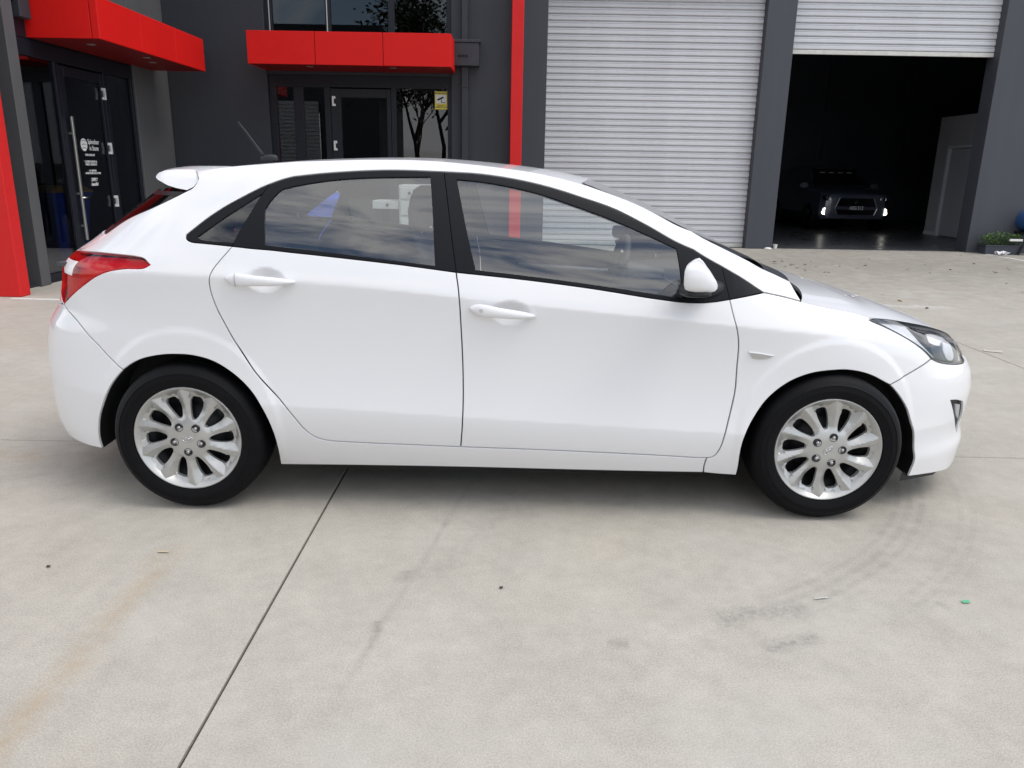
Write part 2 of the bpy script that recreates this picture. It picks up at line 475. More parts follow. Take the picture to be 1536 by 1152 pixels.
# roller doors
def slat_mesh(L):
    prof = [(0.0, .034), (.009, .033), (.011, .004), (.020, -.002), (.062, -.002), (.072, .002), (.075, .013), (.081, .013), (.084, .004), (.102, .004), (.104, .032), (.1132, .034)]
    V = [(x, y, z) for x in (0, L) for z, y in prof]; k = len(prof)
    F = [(i, i+1, i+1+k, i+k) for i in range(k-1)]
    me = mesh('slat', V, F, M['door_metal']); return me
def roller(x0, x1, z0, z1, label):
    root = bpy.data.objects.new('roller_door', None); C.objects.link(root); root.parent = wh; root.location = (x0, .20, 0); root['label'] = label
    me = slat_mesh(x1-x0); z = z0+.075; nn = int((z1-z)/.1132)
    for i in range(nn): link('slat', me, root, (0, 0, z+i*.1132))
    m = MB().box(0, x1-x0, -.008, .03, z0, z0+.072, .004); link('bottom_bar', m.mesh('bottom_bar', M['bar_metal']), root); 
    for ga, gb in ((-.06, -.002), (x1-x0+.002, x1-x0+.06)):
        link('door_guide', MB().box(ga, gb, -.05, .05, 0, 5.2).mesh('door_guide', M['frame']), root)
    return root
roller(1.858, 5.80, .005, 4.56, 'closed white roller door')
roller(6.325, 10.09, 3.545, 4.92, 'half raised white roller door over the dark opening')
# office block: front wall, fin, canopy, glazing
W('wall', M['charcoal'], (XW+.002, -2.627, YO, YO+.25, 0, HT))
W('wall', M['charcoal'], (.279, 1.224, YO, YO+.25, 0, HT))
W('wall', M['charcoal'], (-2.627, .279, YO+.02, YO+.25, 2.80, 3.28)); W('wall', M['charcoal'], (-2.627, .279, YO, YO+.25, 5.4, HT))
W('wall', M['grey_wall'], (1.20, 1.395, 9.36, YF+.30, 0, HT))
fin = W('red_fin', M['red_fin'], (1.224, 1.408, YO-.22, YO+.25, 0, HT+.3), bev=.008)
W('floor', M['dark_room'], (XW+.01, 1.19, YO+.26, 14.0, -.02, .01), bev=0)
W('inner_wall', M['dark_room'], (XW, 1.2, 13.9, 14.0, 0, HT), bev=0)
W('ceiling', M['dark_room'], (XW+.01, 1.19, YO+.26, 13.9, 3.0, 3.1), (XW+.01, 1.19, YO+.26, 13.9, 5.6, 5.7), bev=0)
YG = YO+.10
def glazing(parent, name, x0, x1, z0, z1, th=.006):
    return W(name, M['office_glass'], (x0, x1, YG+.02, YG+.02+th, z0, z1), parent=parent, bev=0)
def frame_empty(name, loc, label, parent=wh):
    o = bpy.data.objects.new(name, None); C.objects.link(o); o.location = Vector(loc)-root_loc(parent); o.parent = parent; o['label'] = label; return o
def bar(parent, name, *b, mat=None, bev=.004): return W(name, mat or M['frame'], *b, parent=parent, bev=bev)
sw_ = frame_empty('shopfront', (-1.2, YG, 0), 'dark framed glazed shopfront below the red canopy')
bar(sw_, 'frame', (-2.627, -2.527, YG-.03, YG+.06, 0, 2.62), (.215, .279, YG-.03, YG+.06, 0, 2.62), (-2.627, .279, YG-.035, YG+.06, 2.62, 2.80), (-2.527, .215, YG-.03, YG+.06, 0, .10))
bar(sw_, 'mullion', (-2.25, -2.10, YG-.02, YG+.06, .10, 2.62))
bar(sw_, 'mullion', (-1.756, -1.66, YG-.025, YG+.06, .10, 2.62))
bar(sw_, 'mullion', (-.69, -.616, YG-.025, YG+.06, .10, 2.62))
for a, b in ((-2.527, -2.25), (-2.10, -1.756), (-.616, .215)): glazing(sw_, 'pane', a, b, .10, 2.62)
sd = frame_empty('glass_door', (-1.2, YG, 0), 'dark framed glass door of the middle office')
bar(sd, 'stile', (-1.655, -1.50, YG-.03, YG+.05, .02, 2.60)); bar(sd, 'stile', (-.76, -.695, YG-.03, YG+.05, .02, 2.60))
bar(sd, 'rail', (-1.50, -.76, YG-.03, YG+.05, 2.47, 2.60)); bar(sd, 'rail', (-1.50, -.76, YG-.03, YG+.05, .02, .22))
glazing(sd, 'pane', -1.50, -.76, .22, 2.47)
for z in (2.41, 1.73, 1.0, .3):
    bar(sd, 'hinge', (-1.628, -1.60, YG-.062, YG-.03, z-.075, z+.075), (-1.60, -1.575, YG-.05, YG-.03, z+.035, z+.075), (-1.60, -1.575, YG-.05, YG-.03, z-.075, z-.04), mat=M['hinge'], bev=.003)
up = frame_empty('upper_window', (-1.2, YG, 3.3), 'dark framed upper window band above the red canopy')
bar(up, 'frame', (-2.627, -2.518, YG-.03, YG+.06, 3.28, 5.4), (.203, .279, YG-.03, YG+.06, 3.28, 5.4), (-2.518, .203, YG-.03, YG+.06, 3.28, 3.34), (-2.518, .203, YG-.03, YG+.06, 5.3, 5.4))
bar(up, 'mullion', (-1.681, -1.608, YG-.035, YG+.06, 3.34, 5.3)); bar(up, 'mullion', (-.705, -.612, YG-.035, YG+.06, 3.34, 5.3))
for a, b in ((-2.518, -1.681), (-1.608, -.705), (-.612, .203)): glazing(up, 'pane', a, b, 3.34, 5.3)
for a, b in ((-2.56, -2.545), (-1.66, -1.645)): bar(up, 'frame_trim', (a, b, YG-.045, YG-.03, 3.34, 5.3), mat=M['alu'], bev=.002)
def canopy_panels(parent, boxes, soffit, core, lights, axis):
    for b in boxes: W('canopy_panel', M['red'], b, parent=parent, bev=.004)
    W('canopy_soffit', M['red_soffit_shaded'], soffit, parent=parent, bev=.002)
    W('canopy_core', M['frame'], core, parent=parent, bev=0)
    for x, y in lights:
        m = MB().lathe([(0, -.004), (.045, -.004), (.055, -.001), (.055, .004)], 20, (x, y, soffit[4]-.001), 'z'); sub(m, 'downlight', M['alu'], parent)
cp = frame_empty('red_canopy', (-1.2, 8.3, 2.84), 'red box canopy of three panels over the middle office door')
z0, z1 = 2.845, 3.298; x0, x1 = -2.652, .346; w3 = (x1-x0)/3
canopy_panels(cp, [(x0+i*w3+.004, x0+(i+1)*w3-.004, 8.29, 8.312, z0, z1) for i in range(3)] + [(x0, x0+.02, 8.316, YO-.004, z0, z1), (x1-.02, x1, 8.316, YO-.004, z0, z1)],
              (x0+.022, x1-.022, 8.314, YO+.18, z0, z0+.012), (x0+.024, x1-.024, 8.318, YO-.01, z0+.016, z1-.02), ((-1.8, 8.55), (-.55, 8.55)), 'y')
rh = frame_empty('rainwater_head', (.5, 9.0, 3.1), 'grey box rainwater head on the downpipe beside the red canopy')
W('box', M['charcoal'], (.29, .725, YO-.20, YO-.002, 2.94, 3.27), parent=rh)
W('rim', M['charcoal'], (.275, .742, YO-.215, YO-.002, 3.272, 3.315), parent=rh)
W('overflow_slot', M['gloss_black'], (.40, .56, YO-.204, YO-.2005, 3.06, 3.095), parent=rh, bev=.0)
W('downpipe', M['charcoal'], (.45, .555, YO-.09, YO-.004, 0, 2.938), (.45, .545, YO-.09, YO-.004, 3.317, HT))
W('pipe_bracket', M['charcoal'], (.44, .568, YO-.097, YO-.002, 2.63, 2.652))
# camera notice on the right hand pane
sg = thing('security_notice', 'small yellow and white security camera notice on the glass right of the door', 'sign', (.107, YG+.012, 2.45))
def S_(name, mat, *bs):
    m = MB()
    for b in bs: m.box(*b)
    return m.build(name, mat, sg)
M['notice_yellow'] = pbr('notice_yellow', (.62, .50, .06), .5); M['notice_white'] = pbr('notice_white', (.62, .62, .60), .5); M['notice_black'] = pbr('notice_black', (.015, .015, .015), .5)
S_('notice_plate', M['notice_yellow'], (-.10, .10, -.004, .004, -.135, .135))
S_('white_field', M['notice_white'], (-.086, .086, -.0055, -.0042, -.045, .085))
cm = MB().prism([(-.05, -.005), (-.065, .018), (.035, .062), (.05, .038)], 'y', -.0072, -.0057).box(.0, .012, -.0071, -.0057, -.03, .015).box(.0, .07, -.0071, -.0057, -.034, -.024)
cm.build('camera_picture', M['notice_black'], sg)

# ------------------------------------------------------------------ left wing (showroom unit)
wing = thing('showroom_wing', 'charcoal office wing at left with glass door, red canopy and red fin', 'building', (XW, 7.2, 0))
def V_(name, mat, *b, parent=None, bev=.006): return W(name, mat, *b, parent=parent or wing, bev=bev)
V_('red_fin', M['red_fin'], (-6.6, -3.952, 4.30, 4.475, 0, HT+.3), bev=.008)
V_('wall', M['charcoal'], (-4.62, -4.45, 4.476, 5.043, 0, HT))
V_('recess_wall', M['grey_wall'], (-4.449, -4.0, 4.478, 4.54, 0, HT))
V_('pilaster', M['grey_wall2'], (-4.45, -4.167, 5.045, 5.232, 0, HT))
V_('wall', M['grey_wall2'], (-4.45, XW, 7.962, 9.42, 0, HT))
V_('wall', M['grey_wall2'], (-4.45, XW, 5.234, 7.96, 3.18, 3.9), (-4.45, XW, 5.234, 7.0, 3.9, HT), (-4.45, XW, 7.0, 7.96, 5.3, HT))
V_('upper_window', M['office_glass'], (-4.40, -4.39, 7.0, 7.96, 3.9, 5.3), bev=0)
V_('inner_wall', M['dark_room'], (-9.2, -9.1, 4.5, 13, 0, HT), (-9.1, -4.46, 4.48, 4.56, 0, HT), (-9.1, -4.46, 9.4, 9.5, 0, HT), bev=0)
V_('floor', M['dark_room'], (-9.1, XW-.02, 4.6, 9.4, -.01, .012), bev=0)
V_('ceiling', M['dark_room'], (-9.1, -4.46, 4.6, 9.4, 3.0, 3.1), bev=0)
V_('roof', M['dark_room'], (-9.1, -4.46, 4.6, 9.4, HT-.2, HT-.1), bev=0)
XG = XW-.06
def gz(parent, y0, y1, z0, z1): return V_('pane', M['wing_glass'], (XG-.006, XG, y0, y1, z0, z1), parent=parent, bev=0)
sf = frame_empty('shopfront', (XG, 6.6, 0), 'dark framed glazing beside the lettered glass door', wing)
def vb(parent, name, *b, mat=None, bev=.004): return V_(name, mat or M['frame'], *b, parent=parent, bev=bev)
vb(sf, 'frame', (XG-.06, XG+.03, 5.234, 5.29, 0, 2.56), (XG-.06, XG+.03, 7.90, 7.96, 0, 2.56), (XG-.06, XG+.035, 5.234, 7.96, 2.56, 2.74), (XG-.06, XG+.03, 5.29, 7.90, 0, .10))
vb(sf, 'transom', (XG-.06, XG+.03, 5.234, 7.96, 2.745, 3.178), mat=M['frame'])
vb(sf, 'mullion', (XG-.06, XG+.03, 6.00, 6.085, .10, 2.56)); vb(sf, 'mullion', (XG-.06, XG+.03, 7.13, 7.235, .10, 2.56))
gz(sf, 5.29, 6.00, .10, 2.56); gz(sf, 7.235, 7.90, .10, 2.56)
gd = frame_empty('glass_door', (XG, 6.6, 0), 'glass door with white lettering and long pull handle', wing)
vb(gd, 'stile', (XG-.05, XG+.025, 6.09, 6.20, .02, 2.54)); vb(gd, 'stile', (XG-.05, XG+.025, 7.055, 7.125, .02, 2.54))
vb(gd, 'rail', (XG-.05, XG+.025, 6.20, 7.055, 2.42, 2.54)); vb(gd, 'rail', (XG-.05, XG+.025, 6.20, 7.055, .02, .20))
gz(gd, 6.20, 7.055, .20, 2.42)
pl = MB().box(XG+.06, XG+.085, 6.145, 6.185, .44, 1.95, .004)
for z in (1.75, 1.02, .62): pl.box(XG+.025, XG+.06, 6.155, 6.175, z-.012, z+.012)
sub(pl, 'pull_handle', M['alu'], gd)
sub(MB().tube([(XG+.03, 6.16, .97), (XG+.10, 6.16, .97), (XG+.10, 6.30, .975)], .011, 8), 'lever', M['chrome'], gd, smooth=True)
for z in (2.29, 1.59, .89):
    sub(MB().box(XG+.025, XG+.058, 7.09, 7.118, z-.075, z+.075, .003).box(XG+.025, XG+.045, 7.05, 7.09, z+.04, z+.075, .003).box(XG+.025, XG+.045, 7.05, 7.09, z-.075, z-.04, .003), 'hinge', M['hinge'], gd)
cw_ = frame_empty('red_canopy', (-3.4, 7, 2.77), 'red box canopy of three panels above the lettered glass door', wing)
xa, ya, yb = -3.40, 5.53, 8.60; z0, z1 = 2.755, 3.205; w3 = (yb-ya)/3
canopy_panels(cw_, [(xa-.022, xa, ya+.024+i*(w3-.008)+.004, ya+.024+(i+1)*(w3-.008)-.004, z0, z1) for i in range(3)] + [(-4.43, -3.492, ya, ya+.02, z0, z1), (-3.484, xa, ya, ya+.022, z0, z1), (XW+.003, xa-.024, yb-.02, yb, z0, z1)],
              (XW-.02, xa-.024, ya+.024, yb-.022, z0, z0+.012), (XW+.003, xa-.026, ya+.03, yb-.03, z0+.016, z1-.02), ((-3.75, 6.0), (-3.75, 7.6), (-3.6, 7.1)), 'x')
r2 = frame_empty('rainwater_head', (-4.3, 5.2, 3.0), 'grey box rainwater head at the top left corner', wing)
V_('box', M['charcoal'], (-4.75, -4.128, 5.30, 5.50, 2.935, 3.22), parent=r2); V_('rim', M['charcoal'], (-4.77, -4.10, 5.285, 5.515, 3.222, 3.27), parent=r2)
V_('overflow_slot', M['gloss_black'], (-4.36, -4.19, 5.296, 5.2995, 3.085, 3.125), parent=r2, bev=0)

def text(body, size, parent, loc, rot, mat, name='lettering', align='CENTER', shear=0.0, bold=0.0, xs=1.0):
    cu = bpy.data.curves.new(name, 'FONT'); cu.body = body; cu.size = size; cu.align_x = align; cu.align_y = 'CENTER'
    cu.extrude = .0006; cu.shear = shear; cu.offset = bold; cu.space_line = .95
    o = bpy.data.objects.new(name, cu); C.objects.link(o)
    bpy.context.view_layer.update()
    me = bpy.data.meshes.new_from_object(o.evaluated_get(bpy.context.evaluated_depsgraph_get()))
    bpy.data.objects.remove(o, do_unlink=True); bpy.data.curves.remove(cu)
    me.materials.clear(); me.materials.append(mat)
    q = link(name, me); q.rotation_euler = rot; q.location = loc; q.scale = (xs, 1, 1)
    if parent is not None:
        q.parent = parent; q.matrix_parent_inverse = Matrix.Translation(-root_loc(parent))
    return q
RW = (math.pi/2, 0, math.pi/2)
XT = XG+.004
sub(MB().lathe([(0, .001), (.078, .001), (.078, -.001), (0, -.001)], 32, (XT, 6.497, 1.622), 'x'), 'logo_disc', M['white_print'], gd)
mk = MB()
for k in range(3): mk.tube([(XT+.002, 6.497-.05, 1.62-.045+.045*k), (XT+.002, 6.497, 1.62-.03+.045*k), (XT+.002, 6.497+.05, 1.62-.045+.045*k)], .004, 5)
sub(mk, 'logo_mark', M['frame'], gd)
text('Splendour\nin Stone', .085, gd, (XT, 6.735, 1.622), RW, M['white_print'], bold=.0008, xs=.80)
text('OPEN MON-SAT', .036, gd, (XT, 6.617, 1.496), RW, M['white_print'], bold=.001, xs=.9)
text('CLOSED SUNDAY &\nPUBLIC HOLIDAYS', .037, gd, (XT, 6.617, 1.395), RW, M['white_print'], bold=.001, xs=.9)
text('PH: 9873 8541\nAFTER HOURS: 0423 739 068', .033, gd, (XT, 6.640, 1.282), RW, M['white_print'], bold=.001, xs=.9)
text('SIMPLY\nbeautiful', .060, gd, (XT, 6.645, 1.155), RW, M['white_print'], shear=.35, bold=.0012, xs=.8)
text('WARNING', .040, sg, (.107, YG+.0075, 2.555), (math.pi/2, 0, 0), M['notice_black'], 'notice_text', bold=.0008)
text('SECURITY\nCAMERAS IN USE', .026, sg, (.107, YG+.0075, 2.360), (math.pi/2, 0, 0), M['notice_black'], 'notice_text', bold=.0006)

# ------------------------------------------------------------------ garage bay behind the raised door
gy = YF+.20
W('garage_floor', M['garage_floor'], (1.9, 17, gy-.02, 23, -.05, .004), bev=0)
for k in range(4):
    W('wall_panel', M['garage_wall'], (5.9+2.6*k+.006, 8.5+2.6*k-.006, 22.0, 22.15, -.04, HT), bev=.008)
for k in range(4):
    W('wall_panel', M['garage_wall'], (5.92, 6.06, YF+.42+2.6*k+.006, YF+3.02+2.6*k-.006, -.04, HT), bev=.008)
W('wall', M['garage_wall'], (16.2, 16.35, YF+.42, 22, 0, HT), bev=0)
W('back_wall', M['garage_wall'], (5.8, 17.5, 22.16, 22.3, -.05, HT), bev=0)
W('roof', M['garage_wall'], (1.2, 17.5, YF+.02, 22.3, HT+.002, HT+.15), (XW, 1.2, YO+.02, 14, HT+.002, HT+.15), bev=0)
pt = frame_empty('partition', (11.7, 15, 0), 'pale grey partition with a door inside the dark bay', wh)
W('partition_wall', M['partition'], (11.7, 11.82, 12.2, 14.20, .0, 2.80), (11.7, 11.82, 15.50, 16.05, 0, 2.80), (11.7, 11.82, 14.20, 15.50, 2.10, 2.80), parent=pt)
W('partition_wall', M['partition'], (11.82, 16, 15.93, 16.05, 0, 2.80), parent=pt)
W('door_frame', M['part_frame'], (11.675, 11.80, 14.20, 14.255, 0, 2.12), (11.675, 11.80, 15.44, 15.50, 0, 2.12), (11.675, 11.80, 14.255, 15.44, 2.06, 2.12), parent=pt)
W('door_leaf', M['partition'], (11.74, 11.78, 14.27, 15.43, .02, 2.05), parent=pt)
W('skirting', M['part_frame'], (11.685, 11.699, 12.2, 14.19, .005, .09), (11.685, 11.699, 15.51, 16.06, .005, .09), parent=pt, bev=.002)

XF_PTS=[(0.0,3.53),(0.15,3.545),(0.2,3.551),(0.24,3.56),(0.28,3.534),(0.33,3.534),(0.4,3.55),(0.48,3.562),(0.56,3.545),(0.64,3.485),(0.7,3.433),(0.74,3.375),(0.86,3.152),(1.0,2.952),(1.6,2.452)]
XR_PTS=[(0.0,-0.78),(0.15,-0.82),(0.22,-0.856),(0.28,-0.875),(0.36,-0.876),(0.45,-0.878),(0.55,-0.88),(0.65,-0.869),(0.73,-0.847),(0.8,-0.79),(0.9,-0.757),(0.98,-0.742),(1.04,-0.675),(1.08,-.60),(1.13,-0.533),(1.2,-0.441),(1.27,-0.339),(1.33,-0.256),(1.4,-0.194),(1.6,-0.034)]
# ---- body surface of the hatchback (metres, car axis +x, near side -y) ----
GX=np.linspace(-1.2,4.0,2601)
def table(pts,sm=.03):
    p=np.array(pts,float); v=np.interp(GX,p[:,0],p[:,1])
    h=GX[1]-GX[0]; n=int(4*sm/h)
    if n<1: return v
    k=np.exp(-.5*(np.arange(-n,n+1)*h/sm)**2); k/=k.sum()
    return np.convolve(np.pad(v,n,mode='edge'),k,mode='valid')
T_ZC=table([(-1.2,1.0),(-.2,1.0),(.2,.991),(.78,.962),(1.12,.929),(1.68,.880),(2.21,.835),(2.6,.80),(3.0,.74),(3.4,.68),(4,.62)],.10)
T_ZL=table([(-1.2,.50),(.5,.469),(1.15,.438),(2.22,.386),(4,.36)],.10)
T_ROOF=table([(-1.2,1.05),(-.6,1.23),(-.35,1.335),(-.05,1.403),(.25,1.436),(.5,1.451),(.74,1.460),(.95,1.458),(1.13,1.450),(1.3,1.434),(1.41,1.420),(1.53,1.394),(1.65,1.360),(1.85,1.287),(1.96,1.238),(2.13,1.158),(2.37,1.046),(2.6,.94),(2.9,.86),(3.2,.76),(3.5,.66),(4,.5)],.04)
Z0=np.linspace(0,1.6,801)
def ztable(pts,sm=.02):
    p=np.array(pts,float); v=np.interp(Z0,p[:,0],p[:,1]); h=Z0[1]-Z0[0]; n=int(4*sm/h)
    k=np.exp(-.5*(np.arange(-n,n+1)*h/sm)**2); k/=k.sum()
    return np.convolve(np.pad(v,n,mode='edge'),k,mode='valid')
T_XF=ztable(XF_PTS); T_XR=ztable(XR_PTS)
XF0,XR0=2.05,.45
PF,QF,PR,QR=3.0,2.5,3.4,2.5
# normalised plan curve by arc length
_ph=np.linspace(0,np.pi/2,4001)
def plan(p,q,ax,ay):
    # dense param of superellipse a^p+b^q=1
    a=np.concatenate([np.linspace(0,.97,3000),1-(np.linspace(.03**.5,0,1500)**2)])
    b=np.clip(1-a**p,0,None)**(1/q)
    s=np.concatenate([[0],np.cumsum(np.hypot(np.diff(a)*ax,np.diff(b)*ay))])
    return s/s[-1],a,b,s[-1]
SF,AF,BF,LUF=plan(PF,QF,1.47,.885)
SR,AR,BR,LUR=plan(PR,QR,1.25,.885)
UMAX=XF0+LUF; UMIN=XR0-LUR
def sp(d,e=.008): return .5*(d+np.sqrt(d*d+e*e))
def prof(x,z):
    zc=np.interp(x,GX,T_ZC); zl=np.interp(x,GX,T_ZL); zt=np.interp(x,GX,T_ROOF)-.062
    d=sp(z-zc); w=.888-.010*((x-1.3)/1.3)**2
    w=w-(.33*d+.35*d*d)
    fr=np.clip((x-2.2)/.5,0,1); w=w-fr*3.0*d*d
    t=np.clip((zc-z)/(zc-zl),0,1); w=w-.015*4*t*(1-t)
    dl=sp(zl-z); tk=1-.75*np.clip(np.maximum((x-2.75)/.3,(-.1-x)/.3),0,1); w=w-(.06*dl+1.0*dl*dl)*tk
    r=sp(z-zt,.02); w=w-np.where(x<2.5,13.0,6.0)*r*r
    for cx,cz in ((0.0,.318),(2.65,.318)):
        dx=x-cx; dz=z-cz; rho=np.hypot(dx,dz)+1e-9
        r0=.385+.07*np.clip(dz/rho,0,1)**1.5
        s=np.clip((r0+.018-rho)/.036,0,1); s=s*s*(3-2*s)
        w=w+.0065*s*np.clip((dz+.15)/.2,0,1)
    for hx,hz,rx,rz in DIMPLES:
        q=((x-hx)/rx)**2+((z-hz)/rz)**2
        w=w-.027*np.clip(1-q,0,1)**1.5
    return w
DIMPLES=[(.365,.982,.082,.050),(1.325,.872,.085,.050)]
def S(u,z):
    u=np.asarray(u,float); z=np.asarray(z,float); u,z=np.broadcast_arrays(u,z)
    xf=np.interp(z,Z0,T_XF); xr=np.interp(z,Z0,T_XR)
    tf=np.clip((u-XF0)/LUF,0,1); tr=np.clip((XR0-u)/LUR,0,1)
    a=np.interp(tf,SF,AF); b=np.interp(tf,SF,BF); c=np.interp(tr,SR,AR); e=np.interp(tr,SR,BR)
    x=np.where(u>XF0,XF0+a*(xf-XF0),np.where(u<XR0,XR0-c*(XR0-xr),u))
    y=-prof(x,z)*b*e
    return np.stack([x,y,z],-1)
def N(u,z,h=2e-3):
    a=S(u+h,z)-S(u-h,z); b=S(u,z+h)-S(u,z-h)
    n=np.cross(a,b); n/=np.linalg.norm(n,axis=-1,keepdims=True)+1e-12
    return n
